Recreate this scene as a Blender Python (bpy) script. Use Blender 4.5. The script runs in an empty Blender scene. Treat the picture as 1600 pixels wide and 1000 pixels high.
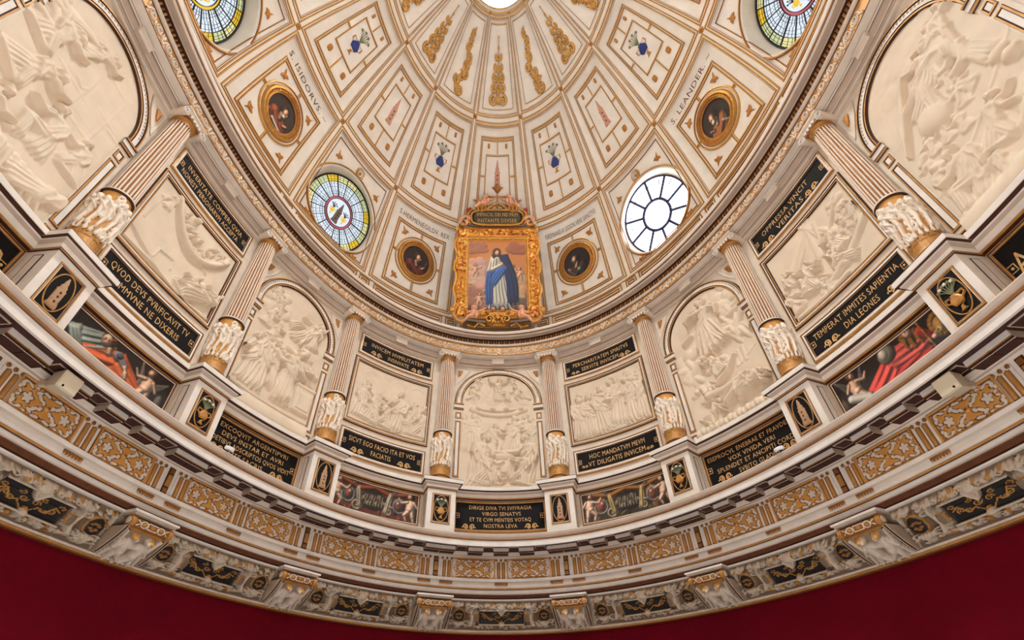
import bpy, math, random
import numpy as np
R=random.Random(7); NR=np.random.RandomState(5)
sc=bpy.context.scene; COL=sc.collection
# ---------------------------------------------------------------- camera
CAM=(-0.2502,-2.6326,1.6); F=782.46; PIT,YAW,ROL=math.radians(42.5276),math.radians(.8219),math.radians(-.3895); U0=771.16
fw=np.array([math.sin(YAW)*math.cos(PIT),math.cos(YAW)*math.cos(PIT),math.sin(PIT)])
rt=np.array([math.cos(YAW),-math.sin(YAW),0]); up=np.cross(rt,fw)
rt,up=rt*math.cos(ROL)+up*math.sin(ROL),-rt*math.sin(ROL)+up*math.cos(ROL)
from mathutils import Matrix, Vector
cd=bpy.data.cameras.new('camera'); cam=bpy.data.objects.new('camera',cd); COL.objects.link(cam)
cd.sensor_width=36; cd.lens=36*F/1600; cd.shift_x=(800-U0)/1600; cd.clip_start=.05; cd.clip_end=200
cam.matrix_world=Matrix(((rt[0],up[0],-fw[0],CAM[0]),(rt[1],up[1],-fw[1],CAM[1]),(rt[2],up[2],-fw[2],CAM[2]),(0,0,0,1)))
sc.camera=cam
# ---------------------------------------------------------------- light and exposure
sc.view_settings.view_transform='Standard'; sc.view_settings.look='None'; sc.view_settings.gamma=1; sc.view_settings.use_curve_mapping=False
sc.view_settings.exposure=-0.14
wd=bpy.data.worlds.new('world'); sc.world=wd; wd.use_nodes=True
wd.node_tree.nodes['Background'].inputs[0].default_value=(.75,.85,1,1); wd.node_tree.nodes['Background'].inputs[1].default_value=1.0
def area(name,loc,rot,sx,sy,power,col):
    l=bpy.data.lights.new(name,'AREA'); l.shape='ELLIPSE'; l.size=sx; l.size_y=sy; l.energy=power; l.color=col
    o=bpy.data.objects.new(name,l); o.location=loc; o.rotation_euler=rot; COL.objects.link(o); return o
LANTERN_E,CLEAR_E,STAIN_E,BACK_E=20,7.0,1.1,34
area('floor_bounce_fill',(0,-1.2,.5),(math.pi,0,0),5,8,360,(.94,.95,.98))  # added upward fill standing in for light bounced off the floor
area('lantern_daylight',(0,0,17.4),(0,0,0),1.7,2.4,2450,(.80,.92,1))
# ---------------------------------------------------------------- materials
def lin(c):
    return tuple(((v/255)/12.92 if v/255<=.04045 else (((v/255)+.055)/1.055)**2.4) for v in c)
MATS={}; MLIST=[]
def mat(name,c,rough=.6,metal=0,vary=.06,scale=6,bump=0,bscale=40,attr=False,emit=0,spec=.4,two=None):
    m=bpy.data.materials.new(name); m.use_nodes=True; nt=m.node_tree; b=nt.nodes['Principled BSDF']; L=nt.links.new
    b.inputs['Roughness'].default_value=rough; b.inputs['Metallic'].default_value=metal; b.inputs['Specular IOR Level'].default_value=spec
    tc=nt.nodes.new('ShaderNodeTexCoord')
    if emit:
        b.inputs['Base Color'].default_value=(.02,.02,.02,1); b.inputs['Emission Color'].default_value=lin(c)+(1,); b.inputs['Emission Strength'].default_value=emit
    elif attr or vary:
        n=nt.nodes.new('ShaderNodeTexNoise'); n.inputs['Scale'].default_value=scale; n.inputs['Detail'].default_value=5; L(tc.outputs['Object'],n.inputs['Vector'])
        mr=nt.nodes.new('ShaderNodeMapRange'); mr.inputs[1].default_value=.3; mr.inputs[2].default_value=.7; mr.inputs[3].default_value=1-vary; mr.inputs[4].default_value=1+vary
        L(n.outputs['Fac'],mr.inputs[0])
        mx=nt.nodes.new('ShaderNodeVectorMath'); mx.operation='SCALE'; L(mr.outputs[0],mx.inputs['Scale'])
        if attr:
            a=nt.nodes.new('ShaderNodeVertexColor'); a.layer_name='Col'; L(a.outputs['Color'],mx.inputs[0])
        elif two:
            r=nt.nodes.new('ShaderNodeMix'); r.data_type='RGBA'; r.inputs[6].default_value=lin(c)+(1,); r.inputs[7].default_value=lin(two)+(1,)
            n2=nt.nodes.new('ShaderNodeTexNoise'); n2.inputs['Scale'].default_value=scale*.35; L(tc.outputs['Object'],n2.inputs['Vector']); L(n2.outputs['Fac'],r.inputs[0]); L(r.outputs[2],mx.inputs[0])
        else: mx.inputs[0].default_value=lin(c)
        L(mx.outputs[0],b.inputs['Base Color'])
    else: b.inputs['Base Color'].default_value=lin(c)+(1,)
    if bump:
        n=nt.nodes.new('ShaderNodeTexNoise'); n.inputs['Scale'].default_value=bscale; n.inputs['Detail'].default_value=4; L(tc.outputs['Object'],n.inputs['Vector'])
        bp=nt.nodes.new('ShaderNodeBump'); bp.inputs['Strength'].default_value=bump; bp.inputs['Distance'].default_value=.02; L(n.outputs['Fac'],bp.inputs['Height']); L(bp.outputs[0],b.inputs['Normal'])
    MATS[name]=m; MLIST.append(name); return name
W_=mat('white_plaster',(232,221,209),.55,two=(224,210,195))
PL=mat('cream_plaster',(219,200,178),.6,two=(223,206,186))
RL=mat('relief_plaster',(224,203,177),.65,two=(216,193,165),scale=4)
DW=mat('dome_plaster',(242,235,224),.55,two=(234,222,206),vary=.05,scale=4)
TP=mat('taupe_plaster',(190,168,150),.6)
G=mat('gilding',(200,146,78),.42,.25,.16,9,.15,60,two=(172,116,58))
GD=mat('dome_gilding',(204,156,84),.42,.25,.14,9,.1,60,two=(186,134,62))
GL=mat('gold_leaf',(206,152,70),.34,.6,.22,14,.35,50,two=(170,108,40))
GB=mat('brown_gold',(150,96,44),.45,.25,.15,12)
D=mat('outline_and_shade',(66,34,20),.6,0,.1)  # brown edge paint by the gilding, also painting in shadow lines at moulding steps
WD=mat('brown_wood',(98,52,26),.5,0,.2,10)
BR=mat('dark_brown_soffit',(62,28,18),.6,0,.25,18,.3,30)
BK=mat('black_slab',(24,21,20),.6,0,.15,8,spec=.12)
RED=mat('red_cloth',(104,0,20),.85,0,.08,14,.25,350,spec=.1,two=(92,0,16))
AT=mat('painted_plaster',(255,255,255),.55,0,.05,9,attr=True)
PA=mat('oil_paint',(255,255,255),.5,0,.08,30,.12,80,attr=True)
LT=mat('letter_gold',(214,166,104),.5,.1,.25,20)
LB=mat('letter_brown',(92,58,36),.6,0,.1)
RO=mat('rosette_ochre',(176,116,50),.5,.2,.15,20)
SK=mat('painted_skin',(222,160,124),.5,0,.08)
HR=mat('dark_hair',(54,28,20),.6)
CL=mat('red_cloth_paint',(170,48,32),.6)
BL=mat('blue_enamel',(44,58,120),.4)
TW=mat('tower_pink',(200,146,120),.6,0,.12,14); TT=mat('tower_tan',(176,136,100),.6,0,.15,14)
LF=mat('leaf_green',(120,120,84),.6)
SP=mat('beige_plastic',(206,188,160),.5,0,.03)
WP=mat('white_plastic',(236,232,228),.35,0,.02)
LD=mat('lead_came',(52,46,46),.6,.2); NV=mat('navy_bar',(34,32,70),.6)
FL=mat('floor_marble',(202,198,192),.3,0,.08,3,two=(186,178,168))
STO=mat('grey_stone_paint',(200,180,156),.6,0,.12,9,two=(180,156,130))
def glass(n,c,e): return mat(n,c,emit=e)
GW=glass('white_glass',(226,238,250),STAIN_E); GY=glass('yellow_glass',(236,228,160),STAIN_E); GG=glass('green_glass',(208,214,160),STAIN_E)
GA=glass('amber_glass',(240,196,40),STAIN_E); GR=glass('rose_glass',(190,90,104),STAIN_E); GBR=glass('umber_glass',(98,76,60),STAIN_E); GC=glass('clear_glass',(250,252,255),CLEAR_E); GO=glass('lantern_glass',(246,251,255),LANTERN_E); GK=glass('rear_glass',(236,245,255),BACK_E)
# ---------------------------------------------------------------- ellipse geometry of the hall
A_,B_=5.2514,7.5621
_t=np.linspace(-260,260,20801); _x=A_*np.sin(np.radians(_t)); _y=B_*np.cos(np.radians(_t))
_s=np.concatenate([[0],np.cumsum(np.hypot(np.diff(_x),np.diff(_y)))]); _s-=np.interp(0,_t,_s)
PER=float(np.interp(180,_t,_s)*2)
def nrm(t):
    n=np.stack([np.sin(t)/A_,np.cos(t)/B_],-1); return n/np.linalg.norm(n,axis=-1,keepdims=True)
def W(s,off,z):
    s,off,z=np.broadcast_arrays(np.asarray(s,float),np.asarray(off,float),np.asarray(z,float))
    t=np.radians(np.interp(s,_s,_t)); n=nrm(t)
    return np.stack([A_*np.sin(t)-off*n[...,0],B_*np.cos(t)-off*n[...,1],z],-1)
def wmap(sc_,off): return lambda x,y,h: W(sc_+np.asarray(x),off+np.asarray(h),y)
def rotz(s):
    n=nrm(np.radians(np.interp(s,_s,_t))); return math.atan2(-n[0],n[1])
COLS=[1.284,3.859,6.374,8.900]; S90=10.1457
BAYS={0:0.0,1:2.571,2:5.117,3:7.637,4:S90}
def bay(k): return math.copysign(BAYS[abs(k)],k) if k else 0.0
def colpos(k): return math.copysign(COLS[abs(k)-1],k)
DA,DH,DZ,DK=5.5557,5.6882,10.1131,1.475
def DM(t,ph,h):
    t,ph,h=np.broadcast_arrays(np.radians(np.asarray(t,float)),np.radians(np.asarray(ph,float)),np.asarray(h,float))
    c=np.cos(ph); return np.stack([(DA-h)*c*np.sin(t),(DA*DK-h)*c*np.cos(t),DZ+(DH-h)*np.sin(ph)],-1)
EDG=[-13.87,13.87,39.27,60.79,80.54,99.46,119.21,140.73,166.13,193.87]
def sector(k):
    a,b=EDG[abs(k)],EDG[abs(k)+1]
    tc,hw=(a+b)/2,(b-a)/2
    return (math.copysign(tc,k) if k else 0.0),hw
def kx_of(k):
    tc,hw=sector(k); p=DM(np.linspace(tc-hw,tc+hw,40),25,0); return 2/np.linalg.norm(np.diff(p,axis=0),axis=1).sum()
def dmap(k):
    tc,hw=sector(k); return lambda x,y,h: DM(tc+np.asarray(x)*hw,y,h)
# ---------------------------------------------------------------- mesh builder
class MB:
    def __init__(s): s.v=[];s.f=[];s.m=[];s.n=0;s.c=[]
    def add(s,v,f,m,c=None):
        v=np.asarray(v,float).reshape(-1,3); f=np.asarray(f,int)+s.n
        s.v.append(v); s.f.append(f); s.m.append((m,len(f))); s.n+=len(v); s.c.append(c if c is not None else None); return s
    def grid(s,P,m,wrap=False,mask=None,c=None):
        ny,nx=P.shape[:2]; i=np.arange(ny*nx).reshape(ny,nx)
        if wrap: i=np.concatenate([i,i[:,:1]],1)
        q=np.stack([i[:-1,:-1],i[:-1,1:],i[1:,1:],i[1:,:-1]],-1)
        q=q[mask] if mask is not None else q.reshape(-1,4)
        return s.add(P,q,m,c)
    def rings(s,rs,ms,wrap=True):           # consecutive point rows joined; ms[i] paints row i -> i+1
        for i in range(len(rs)-1):
            if ms[i+1]: s.grid(np.stack([rs[i],rs[i+1]]),ms[i+1],wrap)
        return s
    def fan(s,ring,ctr,m):
        n=len(ring); v=np.concatenate([ring,np.asarray(ctr).reshape(1,3)]); i=np.arange(n)
        return s.add(v,np.stack([i,(i+1)%n,np.full(n,n)],-1),m)
    def box(s,x0,x1,y0,y1,z0,z1,m,fm=None,tap=0):
        v=[(x0,y0,z0),(x1,y0,z0),(x1,y1,z0),(x0,y1,z0),(x0+tap,y0+tap,z1),(x1-tap,y0+tap,z1),(x1-tap,y1,z1),(x0+tap,y1,z1)]
        F_=[(3,2,1,0),(4,5,6,7),(0,1,5,4),(1,2,6,5),(2,3,7,6),(3,0,4,7)]
        for k,f in enumerate(F_): s.add(np.array(v)[list(f)],[(0,1,2,3)],(fm or {}).get(k,m))
        return s
    def lathe(s,prof,ms,n=32,cx=0,cy=0,a0=0,a1=2*math.pi):
        full=abs(a1-a0-2*math.pi)<1e-6; a=np.linspace(a0,a1,n,endpoint=not full)
        rs=[np.stack([cx+r*np.cos(a),cy+r*np.sin(a),np.full(n,z)],-1) for r,z in prof]
        return s.rings(rs,[None]+(ms if isinstance(ms,list) else [ms]*(len(prof)-1)),full)
    def build(s,name,parent=None,smooth=False,**kw):
        me=bpy.data.meshes.new(name); V=np.concatenate(s.v); me.vertices.add(len(V)); me.vertices.foreach_set('co',V.ravel())
        used=[]; lt=[];li=[];mi=[]
        for f,(m,k) in zip(s.f,s.m):
            if m not in used: used.append(m)
            if k==0: continue
            lt.append(np.full(k,f.shape[1])); li.append(f.ravel()); mi.append(np.full(k,used.index(m)))
        lt=np.concatenate(lt);li=np.concatenate(li);mi=np.concatenate(mi)
        me.loops.add(len(li)); me.loops.foreach_set('vertex_index',li); me.polygons.add(len(lt))
        me.polygons.foreach_set('loop_start',np.concatenate([[0],np.cumsum(lt)[:-1]])); me.polygons.foreach_set('loop_total',lt)
        for m in used: me.materials.append(MATS[m])
        me.polygons.foreach_set('material_index',mi); me.polygons.foreach_set('use_smooth',np.full(len(lt),bool(smooth)))
        if any(c is not None for c in s.c):
            C=np.ones((len(V),4)); o=0
            for v,c in zip(s.v,s.c):
                if c is not None: C[o:o+len(v),:3]=np.asarray(c).reshape(-1,3)
                o+=len(v)
            at=me.color_attributes.new('Col','FLOAT_COLOR','POINT'); at.data.foreach_set('color',C.ravel().astype(np.float32))
        me.update(calc_edges=True)
        return link(name,me,parent,**kw)
def link(name,me,parent=None,**kw):
    o=bpy.data.objects.new(name,me); COL.objects.link(o)
    if parent is not None: o.parent=parent
    for k,v in kw.items(): o[k]=v
    return o
def thing(name,label,cat,group=None,loc=(0,0,0),rz=0):
    o=bpy.data.objects.new(name,None); COL.objects.link(o); o.location=loc; o.rotation_euler=(0,0,rz); o['label']=label; o['category']=cat
    o.empty_display_size=.1
    if group: o['group']=group
    return o
def inst(src,parent,loc=None,rz=None,name=None):
    c=src.copy(); COL.objects.link(c); c.parent=parent
    if loc is not None: c.location=loc
    if rz is not None: c.rotation_euler=(0,0,rz)
    return c
def dup(root,loc,rz,label,top=True):
    r=root.copy(); COL.objects.link(r); r.location=loc; r.rotation_euler=(0,0,rz)
    if label: r['label']=label
    for ch in list(root.children):
        c=inst(ch,r)
        for g in ch.children: inst(g,c)
    return r
# ---------------------------------------------------------------- surface ornaments (2-D shapes laid on a mapped surface)
def o_rect(x0,x1,y0,y1,nx=10,ny=4,kx=1,ky=1):
    def f(d):
        a,b,c,e=x0+d*kx,x1-d*kx,y0+d*ky,y1-d*ky
        X=np.concatenate([np.linspace(a,b,nx,endpoint=False),np.full(ny,b),np.linspace(b,a,nx,endpoint=False),np.full(ny,a)])
        Y=np.concatenate([np.full(nx,c),np.linspace(c,e,ny,endpoint=False),np.full(nx,e),np.linspace(e,c,ny,endpoint=False)])
        return X,Y
    return f
def o_ell(cx,cy,rx,ry,n=48,kx=1,ky=1):
    a=np.linspace(0,2*math.pi,n,endpoint=False)
    return lambda d:(cx+(rx-d*kx)*np.cos(a),cy+(ry-d*ky)*np.sin(a))
def o_arch(hw,y0,ys,n=28):
    a=np.linspace(0,math.pi,n)
    return lambda d:(np.concatenate([[hw-d],(hw-d)*np.cos(a),[-hw+d]]),np.concatenate([[y0],ys+(hw-d)*np.sin(a),[y0]]))
def frame(mb,mp,ol,prof,wrap=True):
    mb.rings([mp(*ol(d),h) for d,h,_ in prof],[p[2] for p in prof],wrap)
def patch(mb,mp,x0,x1,y0,y1,h,m,nx=8,ny=4):
    X,Y=np.meshgrid(np.linspace(x0,x1,nx+1),np.linspace(y0,y1,ny+1)); mb.grid(mp(X,Y,h),m)
def ribbon(mb,mp,pts,w,h0,h1,m,kx=1,ky=1,taper=0):
    p=np.asarray(pts,float); d=np.gradient(p,axis=0)/np.array([kx,ky]); d/=np.linalg.norm(d,axis=1,keepdims=True)+1e-9
    n=np.stack([-d[:,1]*kx,d[:,0]*ky],-1); ww=w*(1-taper*np.linspace(0,1,len(p)))[:,None]
    rs=[]
    for e,h in ((-.5,h0),(-.28,h1),(.28,h1),(.5,h0)):
        q=p+n*ww*e; rs.append(mp(q[:,0],q[:,1],h))
    mb.rings(rs,[None,m,m,m],False)
def blob(mb,mp,out,h0,h1,m,ins=.55):
    o=np.asarray(out,float); c=o.mean(0); q=c+(o-c)*ins
    a=mp(o[:,0],o[:,1],h0); b=mp(o[:,0]*.93+c[0]*.07,o[:,1]*.93+c[1]*.07,h0+(h1-h0)*.7); d=mp(q[:,0],q[:,1],h1)
    mb.rings([a,b,d],[None,m,m]); mb.fan(d,mp(c[0],c[1],h1),m)
def spiral(cx,cy,r0,r1,turns,start,sgn,n=26):
    a=np.linspace(0,1,n); th=start+sgn*turns*2*math.pi*a; r=r0+(r1-r0)*a
    return np.stack([cx+r*np.cos(th),cy+r*np.sin(th)],-1)
def circ(cx,cy,rx,ry,n=12):
    a=np.linspace(0,2*math.pi,n,endpoint=False); return np.stack([cx+rx*np.cos(a),cy+ry*np.sin(a)],-1)
def lobes(cx,cy,rx,ry,k=4,amp=.25,n=24,ph=0):
    a=np.linspace(0,2*math.pi,n,endpoint=False); r=1-amp+amp*np.cos(k*a+ph); return np.stack([cx+rx*r*np.cos(a),cy+ry*r*np.sin(a)],-1)
def leaf3(cx,cy,rx,ry,ang):
    b=np.array([(1.25,0),(.35,.22),(.1,.75),(-.35,1.0),(-.45,.35),(-.8,0),(-.45,-.35),(-.35,-1.0),(.1,-.75),(.35,-.22)])
    c,s=math.cos(ang),math.sin(ang); return np.stack([cx+rx*(b[:,0]*c-b[:,1]*s),cy+ry*(b[:,0]*s+b[:,1]*c)],-1)
def text(mb,mp,body,x0,x1,y,hgt,h,m,ky=1):
    cu=bpy.data.curves.new('letters','FONT'); cu.body=body; cu.resolution_u=2; cu.space_character=1.08
    ob=bpy.data.objects.new('letters',cu); me=bpy.data.meshes.new_from_object(ob); bpy.data.objects.remove(ob)
    v=np.empty(len(me.vertices)*3); me.vertices.foreach_get('co',v); v=v.reshape(-1,3)
    a,b=v[:,0].min(),v[:,0].max(); cap=.73
    X=x0+(v[:,0]-a)/(b-a)*(x1-x0); Y=y+v[:,1]/cap*hgt
    P=mp(X,Y,h); lt={}
    for p in me.polygons: lt.setdefault(p.loop_total,[]).append(list(p.vertices))
    first=True
    for k,fs in lt.items():
        if first: mb.add(P,fs,m); base=mb.n-len(P); first=False
        else: mb.f.append(np.asarray(fs)+base); mb.m.append((m,len(fs)))
    bpy.data.meshes.remove(me)
# ---------------------------------------------------------------- carving and painting fields
class Cv:
    def __init__(s,x0,x1,y0,y1,d,bg=None):
        s.nx=int(round((x1-x0)/d))+1; s.ny=int(round((y1-y0)/d))+1
        s.x=np.linspace(x0,x1,s.nx); s.y=np.linspace(y0,y1,s.ny); s.X,s.Y=np.meshgrid(s.x,s.y); s.H=np.zeros((s.ny,s.nx)); s.d=d
        s.C=None if bg is None else np.tile(np.array(bg,float),(s.ny,s.nx,1))
    def _w(s,a,b,c,e):
        i=slice(max(0,np.searchsorted(s.x,a)),np.searchsorted(s.x,b)); j=slice(max(0,np.searchsorted(s.y,c)),np.searchsorted(s.y,e)); return j,i
    def _put(s,w,e,h,b,c,pw):
        m=e>0; hh=np.where(m,b+h*np.maximum(e,0)**pw,-9); k=hh>s.H[w]
        s.H[w]=np.where(k,hh,s.H[w])
        if c is not None and s.C is not None: s.C[w]=np.where(k[...,None],np.array(c,float),s.C[w])
    def cap(s,p,q,r0,r1,h,b=0,c=None,pw=.5):
        R_=max(r0,r1); w=s._w(min(p[0],q[0])-R_,max(p[0],q[0])+R_,min(p[1],q[1])-R_,max(p[1],q[1])+R_); X,Y=s.X[w],s.Y[w]
        if X.size==0: return
        dx,dy=q[0]-p[0],q[1]-p[1]; t=np.clip(((X-p[0])*dx+(Y-p[1])*dy)/(dx*dx+dy*dy+1e-12),0,1)
        r=r0+(r1-r0)*t; d2=(X-p[0]-t*dx)**2+(Y-p[1]-t*dy)**2; s._put(w,1-d2/(r*r),h,b,c,pw)
    def ell(s,cx,cy,rx,ry,h,b=0,rot=0,c=None,pw=.5):
        R_=max(rx,ry); w=s._w(cx-R_,cx+R_,cy-R_,cy+R_); X,Y=s.X[w]-cx,s.Y[w]-cy
        if X.size==0: return
        co,si=math.cos(rot),math.sin(rot); s._put(w,1-((X*co+Y*si)/rx)**2-((-X*si+Y*co)/ry)**2,h,b,c,pw)
    def rect(s,x0,x1,y0,y1,h,c=None,sk=0):
        w=s._w(x0,x1,y0,y1)
        if s.H[w].size==0: return
        k=h>s.H[w]; s.H[w]=np.where(k,h,s.H[w])
        if c is not None: s.C[w]=np.where(k[...,None],np.array(c,float),s.C[w])
    def path(s,pts,r0,r1,h,b=0,c=None):
        n=len(pts)-1
        for i in range(n): s.cap(pts[i],pts[i+1],r0+(r1-r0)*i/n,r0+(r1-r0)*(i+1)/n,h,b,c)
    def blur(s,n=1,A='H'):
        H=getattr(s,A)
        for _ in range(n):
            P=np.pad(H,((1,1),(1,1))+((0,0),)*(H.ndim-2),mode='edge')
            H=(P[:-2,1:-1]+P[2:,1:-1]+P[1:-1,:-2]+P[1:-1,2:]+2*H)/6
        setattr(s,A,H)
    def noise(s,amp,k):                     # soft value noise over the field
        g=NR.rand(int(k*(s.y[-1]-s.y[0]))+3,int(k*(s.x[-1]-s.x[0]))+3)
        yi=np.linspace(0,g.shape[0]-1.001,s.ny); xi=np.linspace(0,g.shape[1]-1.001,s.nx); y0=yi.astype(int); x0=xi.astype(int); fy=(yi-y0)[:,None]; fx=(xi-x0)[None]
        fy=fy*fy*(3-2*fy); fx=fx*fx*(3-2*fx)
        n=(g[y0][:,x0]*(1-fy)+g[y0+1][:,x0]*fy)*(1-fx)+(g[y0][:,x0+1]*(1-fy)+g[y0+1][:,x0+1]*fy)*fx
        return (n-.5)*2*amp
    def mesh(s,mp,name,parent,m,mask=None,h0=0,flat=False,step=1,**kw):
        H=s.H*(0 if flat else 1)+h0; P=mp(s.X,s.Y,H)
        mb=MB(); k=None
        if mask is not None: k=mask[:-1,:-1]&mask[1:,1:]&mask[1:,:-1]&mask[:-1,1:]
        mb.grid(P,m,mask=k,c=None if s.C is None else lin3(s.C)); return mb.build(name,parent,True,**kw)
def lin3(c):
    c=np.clip(c/255,0,1); return np.where(c<=.04045,c/12.92,((c+.055)/1.055)**2.4)
def lit(cv,k=1.0,amb=.45):                  # modelling of the painted forms on a flat canvas
    gy,gx=np.gradient(cv.H*k,cv.d); n=1/np.sqrt(gx*gx+gy*gy+1); sh=np.clip((-gx*-.45-gy*.55)*n*1.0+.72*n,0,1.25); cv.C=cv.C*(amb+(1-amb)*sh/.72)[...,None]
def strip(cv,p,q,w0,w1,h,b=0,n=4,amp=.3,ph=0.,c=None,bend=0.):       # a length of cloth with running folds
    R_=max(w0,w1)+abs(bend); w=cv._w(min(p[0],q[0])-R_,max(p[0],q[0])+R_,min(p[1],q[1])-R_,max(p[1],q[1])+R_); X,Y=cv.X[w],cv.Y[w]
    if X.size==0: return
    dx,dy=q[0]-p[0],q[1]-p[1]; L=math.hypot(dx,dy)+1e-9; t=((X-p[0])*dx+(Y-p[1])*dy)/(L*L); l=((X-p[0])*-dy+(Y-p[1])*dx)/L-bend*np.sin(np.clip(t,0,1)*math.pi)
    wd_=w0+(w1-w0)*np.clip(t,0,1); u=l/wd_; e=(1-u*u)*np.clip(np.minimum((t+.06)/.16,(1.03-t-.04*np.sin(u*n*3+ph))/.16),0,1)
    f=np.sin(n*math.pi*(u+.12*np.sin(3*t+ph))+ph)
    hh=np.where(e>0,b+h*(np.sqrt(np.maximum(e,0))*(.8+.0*t)+amp*f*np.clip(t*2,.15,1)*np.clip(e*2,0,1)),-9); k=hh>cv.H[w]; cv.H[w]=np.where(k,hh,cv.H[w])
    if c is not None and cv.C is not None: cv.C[w]=np.where(k[...,None],np.array(c,float)*(1+.0*f[...,None]),cv.C[w])
def fig(cv,x,y,ht,lean=0.,dx=1,arms=((-.7,-.3),(.9,.4)),pose='stand',h=.06,b=0.,c=None,folds=5,head=True,sw=1.):
    co,si=math.cos(lean),math.sin(lean); robe,skin,hair=c or (None,None,None); ph=(x*7+y*3)%6
    P=lambda a,v:(x+ht*(a*dx*co+v*si*dx),y+ht*(v*co-a*si))
    hip,sho,hd={'stand':(.50,.80,.925),'sit':(.34,.66,.79),'kneel':(.36,.68,.81)}.get(pose,(.45,.80,.925))
    hp,sh,he=P(0,hip),P(.02,sho),P(.06,hd)
    strip(cv,P(.0,sho+.03),P(-.01,hip-.06),.135*ht,.125*ht,h,b,3,.16,ph,robe); cv.ell(*P(.0,sho-.02),.15*ht,.075*ht,h*.95,b,-lean*dx,robe)
    strip(cv,P(-.10,sho),P(.10,hip),.045*ht,.06*ht,h*.45,b+h*.62,2,.3,ph,robe)
    if pose=='stand':
        strip(cv,P(-.01,hip+.08),P(.0,.0),.125*ht,.19*ht*sw,h*.95,b,5,.2,ph,robe); strip(cv,P(.03,hip+.02),P(.11,.06),.06*ht,.07*ht,h*.5,b+h*.5,2,.25,ph,robe); strip(cv,P(-.12,hip+.12),P(.12,hip-.1),.05*ht,.06*ht,h*.45,b+h*.65,3,.3,ph,robe)
        for e in(-.1,.12): cv.ell(*P(e+.03,.012),.055*ht,.022*ht,h*.6,b,0,skin)
    elif pose=='fly':
        strip(cv,P(-.01,hip+.08),P(-.10,-.02),.12*ht,.15*ht,h*.95,b,5,.22,ph,robe,.05*ht); strip(cv,P(-.05,hip+.1),P(-.36,.12),.07*ht,.12*ht,h*.7,b+h*.2,4,.3,ph,robe,-.06*ht); strip(cv,P(.05,hip),P(.14,.05),.065*ht,.05*ht,h*.8,b+h*.2,2,.2,ph,robe)
        cv.cap(P(-.08,.03),P(-.12,-.07),.03*ht,.02*ht,h*.6,b,skin)
    elif pose=='sit':
        kn=P(.29,.36); strip(cv,P(-.02,hip+.04),P(.02,.03),.14*ht,.17*ht,h*.75,b,5,.25,ph,robe); strip(cv,hp,kn,.105*ht,.09*ht,h*1.1,b,3,.16,ph,robe); strip(cv,P(.28,.39),P(.28,.03),.085*ht,.10*ht,h,b,4,.22,ph,robe)
        cv.ell(*P(.35,.02),.055*ht,.028*ht,h*.7,b,0,skin)
    else:
        kn=P(.22,.07); strip(cv,P(-.02,hip+.04),P(-.14,.03),.14*ht,.18*ht,h*.8,b,5,.25,ph,robe); strip(cv,P(0,hip+.03),kn,.11*ht,.085*ht,h*1.05,b,3,.2,ph,robe); strip(cv,kn,P(-.3,.04),.07*ht,.055*ht,h*.8,b,2,.2,ph,robe)
        cv.ell(*P(-.34,.03),.05*ht,.028*ht,h*.5,b,0,skin)
    for a1,a2 in arms:
        s0=P(.10 if a1>0 else -.09,sho-.0); e1=(s0[0]+ht*.17*math.sin(a1)*dx,s0[1]-ht*.17*math.cos(a1)); e2=(e1[0]+ht*.15*math.sin(a2)*dx,e1[1]-ht*.15*math.cos(a2))
        strip(cv,s0,e1,.055*ht,.058*ht,h*.6,b+h*.55,2,.22,ph,robe); cv.cap(e1,e2,.036*ht,.024*ht,h*.55,b+h*.6,skin); cv.ell(e2[0],e2[1],.032*ht,.026*ht,h*.5,b+h*.62,0,skin)
    if head:
        cv.cap(P(.03,sho),he,.036*ht,.036*ht,h*.7,b+h*.1,skin); cv.ell(he[0]-.014*ht*dx,he[1]+.014*ht,.078*ht,.084*ht,h*.8,b+.25*h,0,hair)
        cv.ell(he[0]+.022*ht*dx,he[1]-.006*ht,.054*ht,.068*ht,h*.9,b+.42*h,0,skin); cv.ell(he[0]+.068*ht*dx,he[1]-.012*ht,.016*ht,.02*ht,h*.6,b+.7*h,0,skin)
        for j in range(4): cv.ell(he[0]+ht*(-.06+.03*j)*dx,he[1]+ht*(.045+.02*math.sin(j*1.4)),.026*ht,.024*ht,h*.5,b+.75*h,0,hair)
        if ht>.5 and int(x*50)%2: cv.ell(he[0]+.05*ht*dx,he[1]-.055*ht,.03*ht,.036*ht,h*.6,b+.65*h,0,hair if c else None)
def putto(cv,x,y,ht,dx=1,h=.05,b=0.,c=None,lean=0.):
    skin=c[0] if c else None; hair=c[1] if c else None; co,si=math.cos(lean),math.sin(lean)
    P=lambda a,v:(x+ht*dx*(a*co+v*si),y+ht*(v*co-a*si))
    cv.ell(*P(0,.55),.17*ht,.24*ht,h,b,-lean,skin); cv.ell(*P(.03,.44),.15*ht,.13*ht,h,b+.15*h,0,skin)
    cv.cap(P(-.06,.36),P(-.1,.18),.1*ht,.075*ht,h*.9,b,skin); cv.cap(P(-.1,.18),P(-.14,.02),.07*ht,.045*ht,h*.8,b,skin)
    cv.cap(P(.07,.36),P(.2,.22),.1*ht,.075*ht,h*.95,b+.1*h,skin); cv.cap(P(.2,.22),P(.13,.04),.07*ht,.045*ht,h*.85,b,skin)
    cv.cap(P(.12,.68),P(.34,.62),.06*ht,.045*ht,h*.7,b+.3*h,skin); cv.cap(P(.34,.62),P(.44,.76),.045*ht,.035*ht,h*.7,b+.3*h,skin); cv.cap(P(-.12,.68),P(-.26,.5),.06*ht,.045*ht,h*.7,b+.2*h,skin)
    cv.ell(*P(.01,.885),.13*ht,.13*ht,h,b+.1*h,0,hair); cv.ell(*P(.04,.87),.1*ht,.11*ht,h,b+.3*h,0,skin)
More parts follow.
